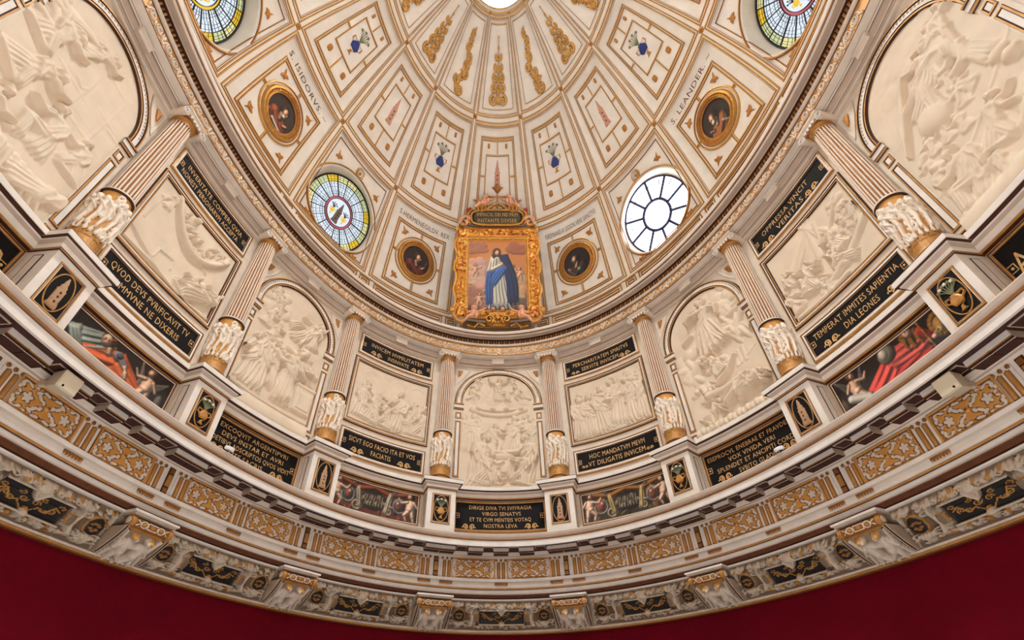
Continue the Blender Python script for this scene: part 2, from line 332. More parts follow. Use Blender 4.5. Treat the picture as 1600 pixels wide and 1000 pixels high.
def cloud(cv,x,y,w,hh,h,n=14,c=None,b=0):
    for i in range(n): cv.ell(x+NR.uniform(-w,w),y+NR.uniform(-hh,hh),NR.uniform(.16,.32)*w+.02,NR.uniform(.4,.8)*hh+.01,h*NR.uniform(.5,1),b,NR.uniform(0,3),c,.9)
# ---------------------------------------------------------------- the shell: floor, walls, cornices, dome
def sweep(mb,prof,n=320,s0=None,s1=None):
    full=s0 is None; s=np.linspace(-PER/2,PER/2,n,endpoint=False) if full else np.linspace(s0,s1,n)
    mb.rings([W(s,o,z) for o,z,_ in prof],[p[2] for p in prof],full)
mb=MB(); s=np.linspace(-PER/2,PER/2,160,endpoint=False); ring=W(s,-.17,0.); mb.fan(ring,(0,0,0),FL); mb.build('floor',kind='structure')
mb=MB(); sweep(mb,[(-.17,0,None),(-.17,1.5,RED),(-.17,3.49,RED)]); mb.build('wall_lower',smooth=True,kind='structure',label='dark red cloth covered wall below the carved cornice')
mb=MB(); sweep(mb,[(-.17,3.48,None),(-.125,3.485,WD),(-.105,3.497,GB),(-.10,3.505,G),(-.10,3.513,G),(-.12,3.52,WD),(-.11,3.545,PL),(-.13,3.56,PL),(-.16,3.57,PL)])
TR1=mb.build('trim_1',kind='structure',label='thin gilt and brown moulding along the top of the red wall')
# carved cove
def cove(q):                                # 0 bottom .. 1 top -> (off, z)
    q=np.asarray(q,float); P=np.array([(-.15,3.565),(-.135,3.64),(-.10,3.73),(-.04,3.83),(.04,3.91),(.11,3.965)])
    k=np.linspace(0,1,6); return np.interp(q,k,P[:,0]),np.interp(q,k,P[:,1])
def cmap(sc_):
    def f(x,y,h):
        o,z=cove(y); o2,z2=cove(np.asarray(y)+.02); dx,dz=o2-o,z2-z; l=np.hypot(dx,dz)+1e-9
        return W(sc_+np.asarray(x),o+dz/l*h,z-dx/l*h)
    return f
mb=MB(); sweep(mb,[(*map(float,cove(q)),STO if q else None) for q in np.linspace(0,1,9)]); TR2=mb.build('trim_2',smooth=True,kind='structure',label='concave carved stone frieze between red wall and main cornice')
# main cornice
mb=MB()
sweep(mb,[(.10,3.962,None),(.15,3.964,W_),(.15,3.985,W_),(.12,3.988,D),(.12,4.0,D),(.16,4.002,WD),(.19,4.02,WD),(.21,4.03,WD),(.21,4.045,WD),(.165,4.05,D),(.165,4.13,W_),(.185,4.134,D),(.19,4.14,G),(.19,4.158,G),(.178,4.162,D),(.175,4.25,W_),(.235,4.254,PL),(.24,4.30,W_),(.18,4.304,PL),(.18,4.655,W_),  # dark strip above the lowest white fillet paints in the gap shadow
 (.195,4.66,PL),(.21,4.685,PL),(.245,4.69,TP),(.255,4.70,PL),(.275,4.75,PL),(.275,4.77,D),(.60,4.772,BR),(.60,4.755,BR),(.605,4.74,W_),(.645,4.738,W_),(.645,4.835,W_),(.655,4.838,D),(.665,4.845,GB),(.665,4.862,GB),(.65,4.866,D),(.652,4.872,PL),(.665,4.90,TP),(.67,4.938,TP),(.67,4.948,PL),(.30,4.985,PL),(-.10,4.99,PL)])
TR3=mb.build('trim_3',kind='structure',label='main cornice with mutules above a gilt metope frieze')
mb=MB(); sweep(mb,[(-.10,4.98,None),(-.10,5.9,PL),(-.10,7.5,PL),(-.10,9.36,PL)]); WU=mb.build('wall_upper',smooth=True,kind='structure',label='cream plaster wall of the column register')
mb=MB(); sweep(mb,[(-.1,5.895,None),(-.05,5.90,D),(-.035,5.905,G),(-.03,5.918,G),(-.035,5.922,D),(-.02,5.935,W_),(.02,5.965,W_),(.045,6.0,TP),(.055,6.015,W_),(.12,6.02,D),(.125,6.03,W_),(.125,6.085,W_),(.12,6.095,W_),(-.10,6.10,W_)])
TR4=mb.build('trim_4',kind='structure',label='narrow white cornice between dado and column register')
mb=MB(); sweep(mb,[(-.10,9.325,None),(-.05,9.33,PL),(-.03,9.345,PL),(.005,9.36,TP),(.005,9.37,D),(.03,9.373,PL),(.03,9.52,TP),(.036,9.522,D),(.05,9.525,W_),(.062,9.53,W_),(.068,9.532,D),(.085,9.54,PL),(.20,9.54,W_),(.205,9.548,D),(.205,9.556,D),(.19,9.56,G),(.165,9.84,G),(.175,9.846,D),(.20,9.85,PL),(.225,9.86,W_),(.225,9.885,W_),(.20,9.888,D),(.20,10.025,BR),(.24,10.03,D),(.26,10.03,PL),(.36,10.03,TP),(.38,10.035,W_),(.395,10.04,W_),(.395,10.055,D),(.405,10.06,GB),(.41,10.075,GB),(.40,10.08,D),(.415,10.09,W_),(.43,10.13,W_),(.43,10.15,W_),(-.26,10.20,W_)])
TR5=mb.build('trim_5',kind='structure',label='entablature with running wave scroll below the dome')
# ---- dome
RIBP=[(0,.03,None),(.046,.03,DW),(.053,.045,GB),(.079,.045,GD),(.086,.03,GB),(.108,.03,DW),(.114,.045,GB),(.138,.045,GD),(.145,.028,GB),(.155,.02,DW),(.164,.005,GB),(.178,-.05,DW)]  # brown strips beside the gold: gilding edge and painted-in shadow outline together
BED=-.05; INS=.178; RM=6.0; DEG=180/math.pi
ROWS=[(11.7,37.2),(37.2,61.7),(61.7,80.2)]
WIN=(2,4,6)
CEI=MB(); COFF={}
for k in range(-7,9):
    kx=kx_of(k); dm=dmap(k)
    for r,(pa,pb) in enumerate(ROWS):
        ky=DEG/RM*(1 if r<2 else .75); ol=o_rect(-1,1,pa,pb,14,12,kx,ky); frame(CEI,dm,ol,RIBP)
        COFF[k,r]=(INS*kx,pa+INS*ky,pb-INS*ky,kx,ky)
t=np.linspace(-180,180,320,endpoint=False)
CEI.rings([DM(t,-.8,.02),DM(t,2,.02),DM(t,7.6,.02),DM(t,7.8,.06),DM(t,8.05,.06),DM(t,8.1,.03),DM(t,8.35,.03),DM(t,8.4,.04),DM(t,8.55,.04),DM(t,8.65,.0),DM(t,11.36,.0),DM(t,11.42,.022),DM(t,11.5,.026),DM(t,11.66,.026),DM(t,11.74,.026),DM(t,11.9,.03)],[None,DW,DW,GB,DW,GB,DW,GB,GD,DW,DW,GB,GD,DW,GD,DW])
t=np.linspace(-180,180,96,endpoint=False)
CEI.rings([DM(t,80.0,.03),DM(t,80.05,.06),DM(t,80.3,.06),DM(t,80.35,.03),DM(t,80.7,.03),DM(t,80.75,.07),DM(t,81.0,.07),DM(t,81.1,-.1)]+[DM(t,81.0,0)*np.array([1,1,0])*f+np.array([0,0,z]) for f,z in((1,15.9),(1,16.6),(1.05,16.65),(1.05,17.3),(1,17.35),(1,17.5))],[None,GB,GD,DW,DW,GB,GD,DW,DW,DW,W_,DW,W_,W_])
CEI=CEI.build('ceiling',kind='structure',label='white and gold coffered oval dome')
mb=MB(); r=DM(t,81.0,0)*np.array([1,1,0]); mb.fan(r*1.0+np.array([0,0,17.48]),(0,0,17.48),GO); mb.build('window_5',kind='structure',label='bright white lantern opening at the crown of the dome')
# ---- dome cells
def lay(mb,k,pts,w,m=GD,h=-.012,taper=0): ribbon(mb,dmap(k),pts,w,BED,h,m,COFF[k,0][3],DEG/RM,taper)
def seg(a,b,n=8): return np.stack([np.linspace(a[0],b[0],n),np.linspace(a[1],b[1],n)],-1)
FRP=[(0,BED,None),(.009,BED+.03,GB),(.034,BED+.035,GD),(.043,BED+.01,GB),(.058,BED+.012,DW),(.067,BED+.03,GB),(.088,BED+.03,GD),(.098,BED+.002,GB),(.14,BED+.001,DW)]
WINC=22.3
def tower(mb,mp,x,y,w,h,h0,m=TW,sx=1.):
    o=[(-.5,0),(.5,0),(.5,.06),(.4,.06),(.4,.55),(.46,.58),(.4,.60),(.3,.62),(.3,.72),(.2,.75),(.16,.86),(.03,1.0),(-.03,1.0),(-.16,.86),(-.2,.75),(-.3,.72),(-.3,.62),(-.4,.60),(-.46,.58),(-.4,.55),(-.4,.06),(-.5,.06)]
    blob(mb,mp,[(x+a*w*sx,y+b*h) for a,b in o],h0,h0+.02,m,.8)
    for yy in(.18,.34,.48): blob(mb,mp,circ(x,y+yy*h,w*.1*sx,h*.04,8),h0+.02,h0+.024,BR)
def vase(mb,mp,x,y,w,h,h0,body=BL,foot=G,stem=LF,flower=W_,sx=1.):
    b=[(-.16,0),(.16,0),(.08,.06),(.06,.14),(.2,.2),(.3,.32),(.22,.44),(.12,.5),(.16,.54),(-.16,.54),(-.12,.5),(-.22,.44),(-.3,.32),(-.2,.2),(-.06,.14),(-.08,.06)]
    blob(mb,mp,[(x+a*w*sx,y+c*h) for a,c in b[:2]+b[2:5]+b[11+3:]],h0,h0+.015,foot,.7)
    blob(mb,mp,[(x+a*w*sx,y+c*h) for a,c in b[4:14]],h0+.004,h0+.03,body,.6)
    for e in(-1,1): ribbon(mb,mp,[(x+e*w*sx*a,y+h*c) for a,c in((.18,.5),(.4,.52),(.42,.4),(.27,.34))],w*.07*sx,h0,h0+.02,foot)
    for i in range(7):
        a=(i-3)*.28; p=(x+math.sin(a)*w*.55*sx,y+h*(.62+.32*math.cos(a)))
        ribbon(mb,mp,[(x,y+.53*h),(x+(p[0]-x)*.4,y+.7*h),p],w*.05*sx,h0,h0+.012,stem)
        blob(mb,mp,lobes(p[0],p[1],w*.1*sx,h*.055,5,.2,15),h0+.004,h0+.022,flower if i%2 else stem)
def coffer(k,r):
    i,pa,pb,kx,ky=COFF[k,r]; dm=dmap(k); u1=1-i; mb=MB(); near=abs(k)<=5
    if r==0 and abs(k) in WIN:
        th=np.linspace(0,2*math.pi,96,endpoint=False); ry=9.0; rx=1.03*kx; c,s_=np.cos(th),np.sin(th)
        X0,Y0=rx*c,WINC+ry*s_
        sc_=np.minimum(u1/np.maximum(abs(c)*rx/rx,1e-6)/1.0*1.0,1e9); lx=u1/np.maximum(abs(c)*rx,1e-6); ly=np.where(s_>0,(pb-WINC),(WINC-pa))/np.maximum(abs(s_)*ry,1e-6); l=np.minimum(lx,ly)
        rs=[dm(X0*(1+(l-1)*q),WINC+(Y0-WINC)*(1+(l-1)*q),BED) for q in(1,.66,.33,0)]
        mb.rings(rs,[None,DW,DW,DW])
        frame(mb,dm,o_ell(0,WINC,rx*1.09,ry*1.09,96,kx,ky),[(0,BED,None),(.012,BED+.05,GB),(.035,BED+.055,GD),(.045,BED+.02,GB),(.075,BED+.02,DW),(.09,BED,DW)])
        frame(mb,dm,o_rect(-u1,u1,pa,pb,12,12,kx,ky),[(.05,BED,None),(.055,BED+.02,GB),(.07,BED+.02,GB),(.075,BED,GB)])
        o=mb.build('coffer',CEI)
        if near and abs(k)<=4:
            for ux,py in((.62,31.6),(-.62,31.6),(.62,13.9),(-.62,13.9)): q=MB(); blob(q,dm,leaf3(ux*u1/.86,py,.12*kx,.115*ky,math.atan2(-(py-WINC)*.15,-ux)+math.pi),BED,BED+.03,RO); q.build('gilt_leaf',o)
            q=MB()
            frame(q,dm,o_ell(0,33.0,.15*kx,.15*ky,20,kx,ky),[(0,BED,None),(.012,BED+.05,GD),(.035,BED+.05,GD),(.05,BED+.01,DW),(.07,BED+.03,GB),(.09,BED+.01,DW)]); blob(q,dm,lobes(0,33.0,.05*kx,.05*ky),BED,BED+.03,RO)
            q.build('roundel',o)
        return
    patch(mb,dm,-u1,u1,pa,pb,BED,DW,10,10)
    if r==0 and k==0: mb.build('coffer',CEI); return
    if r==0:
        frame(mb,dm,o_rect(-.68,.66,14.4,32.2,12,12,kx,ky),FRP)
        for a,b in(((0,31.5),(0,29.6)),((0,15),(0,18.6)),((-.62,24),(-.48,24)),((.6,24),(.48,24))):
            for e in(-1,1):
                d=(.02*kx*e,0) if a[0]==0 and b[0]==0 else (0,.02*ky*e)
                lay(mb,k,seg((a[0]+d[0],a[1]+d[1]),(b[0]+d[0],b[1]+d[1]),4),.024)
        o=mb.build('coffer',CEI)
        if near:
            for ux,py in((.44,29.6),(-.44,29.6),(.44,17.2),(-.44,17.2)): q=MB(); blob(q,dm,leaf3(ux,py,.12*kx,.12*ky,math.atan2((py-23.5)*.3,ux*3)),BED,BED+.035,RO); q.build('gilt_leaf',o)
            nm={-1:'S.HERMENEGILDV. REX',1:'FERDINAND.III LEGION.VERE SANCTVS',-3:'S. ISIDORVS. ~',3:'S. LEANDER. ~'}.get(k)
            if nm:
                q=MB(); text(q,dm,nm,-.70,.72,33.0,1.25,BED+.012,LB); q.build('lettering',o,kind='stuff')
    elif r==1:
        frame(mb,dm,o_rect(-.64,.64,40.2,58.4,10,10,kx,ky),FRP)
        frame(mb,dm,o_rect(-.42,.42,45.4,54.8,8,8,kx,ky),[(0,BED,None),(.008,BED+.03,GB),(.034,BED+.03,GD),(.043,BED+.002,GB),(.1,BED+.002,DW)])
        for a,b in(((0,58.0),(0,54.9)),((0,40.6),(0,45.3)),((-.61,50),(-.43,50)),((.61,50),(.43,50))): lay(mb,k,seg(a,b,4),.045)
        o=mb.build('coffer',CEI)
        if near:
            for ux,py,z in((.33,56.5,.05),(-.33,56.5,.05),(.33,43.4,.07),(-.33,43.4,.07)):
                q=MB(); blob(q,dm,lobes(ux,py,z*1.3*kx,z*1.3*ky,4,.07,24,math.pi),BED,BED+.03,RO,.6); blob(q,dm,circ(ux,py,.025*kx,.025*ky,8),BED+.03,BED+.045,GD); q.build('rosette',o)
            q=MB()
            if k%2: vase(q,dm,0,47.2,.62*kx,6.6,BED)
            else: tower(q,dm,0,47.2,.26*kx,6.6,BED)
            q.build('painted_vase' if k%2 else 'painted_tower',o)
    else:
        frame(mb,dm,o_rect(-.72,.72,63.6,78.4,8,10,kx,ky*.8),[(0,BED,None),(.006,BED+.02,GB),(.026,BED+.02,GD),(.034,BED,GB)])
        o=mb.build('coffer',CEI); q=MB()
        u=lambda x,y:(x*(1.25-.5*(y-64)/13),y)      # follow the taper
        def sp(cx,cy,r0,tn,st,sg,w=.085,m=GD):
            p=spiral(0,0,r0,r0*.15,tn,st,sg,20); x,y=u(cx,cy); ribbon(q,dm,np.stack([x+p[:,0]*kx*2.2,y+p[:,1]*DEG/RM],-1),w,BED,BED+.05,m,kx*2.2,DEG/RM,.35)
        if k%2==0:
            ribbon(q,dm,seg((0,64.6),(0,76.6),12),.08,BED,BED+.04,GD,kx*2,DEG/RM,.7)
            for cy,rr in((65.4,.11),(67.6,.09),(69.4,.08),(71.2,.06),(73,.045)):
                for e in(-1,1): sp(e*(.10+rr*.6)*1.15,cy,rr,1.35,math.pi/2 if e>0 else math.pi/2,-e,.08)
            for cy,z in((65.6,.11),(67.0,.07),(68.6,.075),(70.6,.07),(72.6,.055),(74.6,.045),(76.4,.03)): blob(q,dm,lobes(0,cy,z*kx*2,z*DEG/RM,6,.15),BED+.02,BED+.07,GD)
        else:
            sg=1 if k>0 else -1; pts=[]
            for j in range(25): v=j/24; pts.append((.16*math.sin(v*9.4+.4)*sg*(1-.45*v),64.8+11.6*v))
            ribbon(q,dm,[u(*p) for p in pts],.11,BED,BED+.05,GD,kx*2.2,DEG/RM,.5)
            for j,(vy,rr) in enumerate(((65.0,.11),(66.6,.10),(68.3,.11),(69.9,.09),(71.4,.09),(72.9,.07),(74.3,.06),(75.6,.05))):
                v=(vy-64.8)/11.6; cx=.16*math.sin(v*9.4+.4)*sg*(1-.45*v); e=-1 if j%2 else 1
                sp(cx+e*.10,vy,rr,1.2,0 if e<0 else math.pi,e,.085); x,y=u(cx-e*.07,vy+.3); blob(q,dm,leaf3(x,y,.10*kx*2,.09*DEG/RM,j*1.7),BED,BED+.06,GD); x,y=u(cx,vy-.5); blob(q,dm,lobes(x,y,.085*kx*2,.075*DEG/RM,5,.2),BED+.01,BED+.07,GD)
        q.build('gilt_arabesque',o)
for k in range(-7,9):
    for r in range(3): coffer(k,r)
q=MB()
for k in range(0,8):
    for e in((1,-1)):
        for ph,z in((37.2,.075),(61.7,.06),(80.0,.035)):
            tt=EDG[k+1]*e; p=DM(np.array([tt]),ph,0)[0]
            f=lambda x,y,h:DM(tt+np.asarray(x),ph+np.asarray(y),h); d=1/np.linalg.norm(DM(tt+1,ph,0)-DM(tt,ph,0))
            q=MB(); blob(q,f,lobes(0,0,z*d,z*DEG/RM,6,.08,18),.028,.06,RO,.6); blob(q,f,circ(0,0,z*.35*d,z*.35*DEG/RM,8),.06,.075,GB); q.build('rib_rosette',CEI)
for k in range(-5,6):                          # fret band at the foot of the dome
    kx=kx_of(k); dm=dmap(k); P_=[(0,0,None),(.01,.03,GB),(.03,.03,GD),(.04,.005,GB),(.065,.005,DW),(.075,.03,GB),(.095,.03,GD),(.105,.0,GB)]
    q=MB(); frame(q,dm,o_rect(-.80,.80,8.85,11.25,10,2,kx,DEG/RM),P_); q.build('fret_panel',CEI)
    if k<5:
        tt=EDG[k+1] if k>=0 else -EDG[-k]; f=lambda x,y,h:DM(tt+np.asarray(x),y,h); d=1/np.linalg.norm(DM(tt+1,10,0)-DM(tt,10,0))
        q=MB(); frame(q,f,o_rect(-.17*d,.17*d,8.85,11.25,2,2,d,DEG/RM),P_); q.build('fret_panel',CEI)
# ---- dome windows
def window(n,k,kind,label):
    tc,hw=sector(k); kx=kx_of(k); dm=dmap(k); N=72; th=np.linspace(0,2*math.pi,N,endpoint=False)
    ring=dm(1.03*kx*np.cos(th),WINC+9.0*np.sin(th),BED); c=ring.mean(0)
    hz=np.array([c[0]/A_**2,c[1]/B_**2,0]); hz/=np.linalg.norm(hz); d=hz*math.cos(.1)+np.array([0,0,1])*math.sin(.1)
    ex=np.cross([0,0,1],-hz); ex/=np.linalg.norm(ex); ex=-ex if np.dot(ex,dm(.1,WINC,0)-dm(-.1,WINC,0))<0 else ex
    # glass leans with the dome, set back in a plain splay
    ez=np.array([0,0,1])*math.cos(.36)-hz*math.sin(.36); nn=np.cross(ex,ez); far=abs(k)==4; o=c+d*(.34 if far else .22)+ex*(0 if far else .05 if k<0 else -.05); RX,RY=(.985,1.03) if far else (1.0,1.04)
    gp=lambda x,y,h:o+np.asarray(x)[...,None]*ex+np.asarray(y)[...,None]*ez+np.asarray(h)[...,None]*(-nn if np.dot(nn,hz)>0 else nn)
    def G3(x,y,h): x,y,h=np.broadcast_arrays(np.asarray(x,float),np.asarray(y,float),np.asarray(h,float)); return gp(x,y,h)
    mb=MB(); g=G3(RX*np.cos(th),RY*np.sin(th),0.); g2=G3(RX*.97*np.cos(th),RY*.97*np.sin(th),.02); mb.rings([ring,ring*.5+g*.5,g,g2],[None,DW,DW,LD])
    root=mb.build('window_%d'%n,smooth=False,kind='structure',label=label)
    E=lambda r,a:(RX*r*np.cos(a),RY*r*np.sin(a))
    def pane(r0,r1,a0,a1,m,nm='pane'):
        q=MB(); a=np.linspace(a0,a1,5); rr=np.linspace(r0,r1,2)[:,None]; q.grid(G3(RX*rr*np.cos(a),RY*rr*np.sin(a),.0),m); q.build(nm,root)
    q=MB()
    def bar(p,w,h=.03): ribbon(q,G3,p,w,0,h,NV if kind=='clear' else LD)
    ns=16 if kind!='clear' else 10
    cn=GC if kind=='clear' else (GK if kind=='rear' else GW)
    a=np.linspace(0,2*math.pi,ns+1)+.12
    if kind=='rear':
        for j in range(ns): pane(.02,.97,a[j],a[j+1],cn)
        bar(np.stack(E(.45,np.linspace(0,6.2832,40)),-1),.05)
        for j in range(ns): bar(np.stack([E(.45,a[j]),E(.97,a[j])]),.03)
    elif kind=='clear':
        bnd=[.40,.74,.96]
        for j in range(ns):
            for b in range(2): pane(bnd[b],bnd[b+1],a[j],a[j+1],cn)
        pane_c=MB(); e=E(.40,th); pane_c.fan(G3(e[0],e[1],0.),G3(np.zeros(1),np.zeros(1),0.),cn); pane_c.build('centre_pane',root)
        bar(np.stack(E(.40,np.linspace(0,6.2832,60)),-1),.085)
        for j in range(ns): bar(np.stack([E(.40,a[j]),E(.96,a[j])]),.075)
        for j in range(26):
            a_=.5+j*.1
            bar(np.stack(E(.80,np.linspace(a_,a_+.06,3)),-1),.012)
            if j%4==0: bar(np.stack([E(.76,a_),E(.93,a_)]),.012)
    else:
        bnd=[.42,.60,.79,.97]; ns=18; a=np.linspace(0,2*math.pi,ns+1)+.1
        for j in range(ns):
            for b in range(3): pane(bnd[b],bnd[b+1],a[j],a[j+1],GW if b<2 else ((GY,GG,GY,GG,GA)[(j*2+b)%5]))
            for b,(r0,r1) in enumerate(((.48,.0),(.54,0),(.66,0),(.73,0),(.85,0),(.91,0))):
                bar(np.stack(E(r0+.012*((j+b)%2),np.linspace(a[j],a[j+1],4)),-1),.006,.012)
            for b in range(3):
                for e in(.33,.66): am=a[j]+(a[j+1]-a[j])*(e+.1*((j+b)%2)); bar(np.stack([E(bnd[b],am),E(bnd[b+1],am)]),.006,.012)
        pm=MB(); e=E(.36,th); pm.fan(G3(e[0],e[1],0.),G3(np.zeros(1),np.zeros(1),0.),GW); pm.build('centre_pane',root)
        for j in range(12):
            a0=j*math.pi/6; pane(.36,.42,a0,a0+math.pi/6,GA if label.startswith('oval stained window at the far left') else GR,'border_pane')
        for rr in(.36,.42,.79): bar(np.stack(E(rr,np.linspace(0,6.2832,60)),-1),.012)
        for j in range(ns): bar(np.stack([E(.42,a[j]),E(.97,a[j])]),.026 if j%3==0 else .013)
        pm=MB(); tower(pm,G3,0,-.32,.2,.62,.01,GBR); pm.build('painted_tower',root)
        for e in(-1,1):
            pm=MB(); vase(pm,G3,e*.2,-.2,.2,.36,.01,GA,GA,LD,GW); pm.build('painted_vase',root)
    bar(np.stack(E(.97,np.linspace(0,6.2832,80)),-1),.04); q.build('lead_came',root,kind='stuff')
window(1,-4,'stained','oval stained window at the far left edge of the dome, amber ring in its middle')
window(2,-2,'stained','oval stained window left of the gilded altarpiece, rose ring and brown tower')
window(3,2,'clear','oval window of blown out white glass right of the gilded altarpiece')
window(4,4,'stained','oval stained window at the far right edge of the dome, rose ring in its middle')
window(6,6,'rear','clear oval window in the rear of the dome'); window(7,-6,'rear','clear oval window in the rear of the dome')
# ---------------------------------------------------------------- main cornice: metopes, triglyphs, guttae, mutules
L0=lambda x,y,h:np.stack(np.broadcast_arrays(np.asarray(x,float),-np.asarray(h,float),np.asarray(y,float)),-1)   # rigid panel facing inwards
def place(o,s,off,z): o.location=W(s,off,z).tolist(); o.rotation_euler=(0,0,rotz(s)); return o
def share(proto,spots,parent):
    out=[]
    for i,(s,off,z) in enumerate(spots):
        o=proto if i==0 else inst(proto,parent)
        if i: 
            for g in protokids[proto.name]: inst(g,o)
        out.append(place(o,s,off,z))
    return out
protokids={}
def keep(p): protokids[p.name]=list(p.children); return p
gold=(206,142,66); cream=(222,204,184); edge=(84,44,20)
# gilt fretwork panel
cv=Cv(-.41,.41,-.17,.17,.0057,gold); cv.H[:]=.018; M=np.zeros_like(cv.H)
def cut(cx,cy,rx,ry,rot=0):
    if abs(abs(cx)-.235)>.05 or abs(cy)>.05: rx,ry=rx*1.08,ry*1.14
    co,si=math.cos(rot),math.sin(rot); X,Y=cv.X-cx,cv.Y-cy; M[:]=np.maximum(M,1.62-np.hypot((X*co+Y*si)/rx,(-X*si+Y*co)/ry))
for e in(-1,1):
    cx=e*.235
    for j in range(5): a=j*1.2566+.3; cut(cx+.036*math.cos(a),.036*math.sin(a),.026,.019,a)
    cut(cx,0,.03,.03)
    for f in(-1,1):
        cut(e*.115,f*.062,.04,.017,f*e*.7); cut(e*.15,f*.10,.035,.015,-f*e*.5); cut(e*.07,f*.125,.045,.014,f*e*.15); cut(e*.06,f*.035,.026,.016,f*e*.9)
        cut(e*.345,f*.095,.028,.018,f*e*.9); cut(e*.365,f*.06,.018,.02,0); cut(e*.33,f*.135,.03,.013,-f*e*.3); cut(e*.27,f*.12,.032,.014,f*e*.5); cut(e*.335,f*.02,.022,.013,f*e*.6); cut(e*.195,f*.128,.02,.012,0)
    cut(e*.385,0,.012,.02)
w_in=M>.58; w_ed=(M>.26)&~w_in
cv.H=np.where(w_in,.007,np.where(w_ed,.001,.018)); cv.C=np.where(w_in[...,None],cream,np.where(w_ed[...,None],edge,cv.C)); cv.ell(0,0,.026,.026,.025,.012,0,gold); cv.ell(0,0,.012,.012,.02,.03,0,edge)
b=(abs(cv.X)>.392)|(abs(cv.Y)>.155); b2=(abs(cv.X)>.384)|(abs(cv.Y)>.147); cv.H=np.where(b,.03,np.where(b2,.002,cv.H)); cv.C=np.where((b2&~b)[...,None],edge,np.where(b[...,None],gold,cv.C))
q=MB(); q.box(-.415,.415,-.004,.03,-.175,.175,G); met=q.build('metope_panel',TR3); cv.mesh(L0,'gilt_fretwork',met,AT,h0=.004); keep(met)
sp=[]
for k in range(-4,5):
    for e in(-1,1): sp.append((bay(k)+e*.545,.188,4.483))
share(met,sp,TR3)
# triglyph
q=MB(); q.box(-.115,.115,-.012,.03,-.175,.175,W_); tri=q.build('triglyph',TR3)
for e in(-.045,.045):
    q=MB(); q.lathe([(.026,-.165),(.026,.10),(.015,.118)],G,8,e,-.012,math.pi,2*math.pi); q.box(e-.034,e+.034,-.0135,.0,-.168,.115,GB); q.build('gilt_flute',tri)
for e in(-.085,0,.085): q=MB(); blob(q,L0,circ(e,.148,.024,.024,10),.012,.028,GB); q.build('gilt_bead',tri)
keep(tri)
sp=[]
for k in range(-4,5):
    sp.append((bay(k),.185,4.483))
    if k<4:
        c=(bay(k)+bay(k+1))/2 if abs(k)>9 else (colpos(k+1) if k>=0 else colpos(k))
        sp+=[(c-.213,.185,4.483),(c+.213,.185,4.483)]
tsp=sp; share(tri,sp,TR3)
q=MB(); q.box(-.045,.045,-.006,.03,-.17,.17,D)
for a,b_,m in((-.155,-.095,GB),(-.075,.075,G),(.095,.155,GB)): q.box(-.035,.035,-.02,.0,a,b_,m,tap=.006)
sm=keep(q.build('gilt_slot_panel',TR3)); share(sm,[(colpos(k),.185,4.483) for k in(-4,-3,-2,-1,1,2,3,4)],TR3)
q=MB(); q.box(-.12,.12,-.025,.0,-.012,.014,GB)
for i in range(6): q.lathe([(.020,-.034),(.014,-.012)],G,8,-.1+.04*i,-.012)
gu=keep(q.build('guttae_strip',TR3)); share(gu,[(s,.17,4.232) for s,_,_ in tsp],TR3)
q=MB(); q.box(-.135,.135,-.18,.0,-.085,0,BR,{2:W_,3:TP,5:TP,0:BR}); q.box(-.138,.138,-.195,-.17,-.062,-.004,W_); q.box(-.137,.137,-.190,-.17,-.074,-.062,G); q.box(-.137,.137,-.186,-.17,-.088,-.074,D); q.box(-.115,.115,-.155,-.03,-.092,-.084,BR); q.box(-.138,.138,-.16,-.15,-.089,-.084,PL)
mu=keep(q.build('mutule',TR3)); sp=[]
for k in range(-4,5):
    for e in(0,-.535,.535,-1.128,1.128): sp.append((bay(k)+e,.275,4.772))
share(mu,sp,TR3)
q=MB(); q.box(-.10,.10,-.20,-.02,-.012,0,TP); q.box(-.085,.085,-.185,-.035,-.016,-.011,BR)
sf=keep(q.build('soffit_coffer',TR3)); sp=[]
for k in range(-4,5):
    for e in(-.83,-.27,.27,.83): sp.append((bay(k)+e,.30,4.773))
share(sf,sp,TR3)
# wave scroll and bead rope on the entablature, keystone blocks
PS=.4795
for i in range(-22,22):
    s0=(i+.5)*PS; f=lambda x,y,h:W(s0+np.asarray(x),.178+np.asarray(h)-(np.asarray(y)-9.70)*.09,y); q=MB()
    for e in(-1,1):
        cx=e*.098-.0; p=spiral(cx,9.705,.018,.088,1.9,math.pi*.2,1,30); tail=np.array([[cx+.105,9.66],[cx+.13,9.615],[cx+.17,9.59]]) if e>0 else np.array([[cx+.09,9.65],[cx+.12,9.61]])
        ribbon(q,f,np.concatenate([p,tail]),.022,.0,.022,PL)
    ribbon(q,f,[(-.23,9.60),(-.20,9.66),(-.185,9.73),(-.14,9.79)],.028,0,.02,PL); ribbon(q,f,[(.23,9.62),(.215,9.70),(.19,9.77)],.026,0,.02,PL)
    blob(q,f,[(-.24,9.81),(-.21,9.76),(-.235,9.68),(-.26,9.76)],.0,.02,PL); q.build('wave_scroll',TR5)
mb=MB(); n=300
for i in range(n):
    s0=(i-n/2+.5)*.072; P=W(s0+np.array([-.03,.012,.03,-.012]),.205,np.array([9.905,9.905,10.01,10.01])); c=W(s0,.245,9.957); v=np.concatenate([P,c[None]]); mb.add(v,[(0,1,4),(1,2,4),(2,3,4),(3,0,4)],(G,GB)[i%2])
mb.build('bead_rope',TR5,kind='stuff')
q=MB(); q.box(-.15,.15,-.05,.02,-.075,.075,PL); q.box(-.165,.165,-.065,.02,.055,.08,W_); q.box(-.155,.155,-.056,.02,-.085,-.07,TP)
kb=keep(q.build('keystone_block',TR5)); share(kb,[(bay(k),.03,9.445) for k in range(-4,5)],TR5)
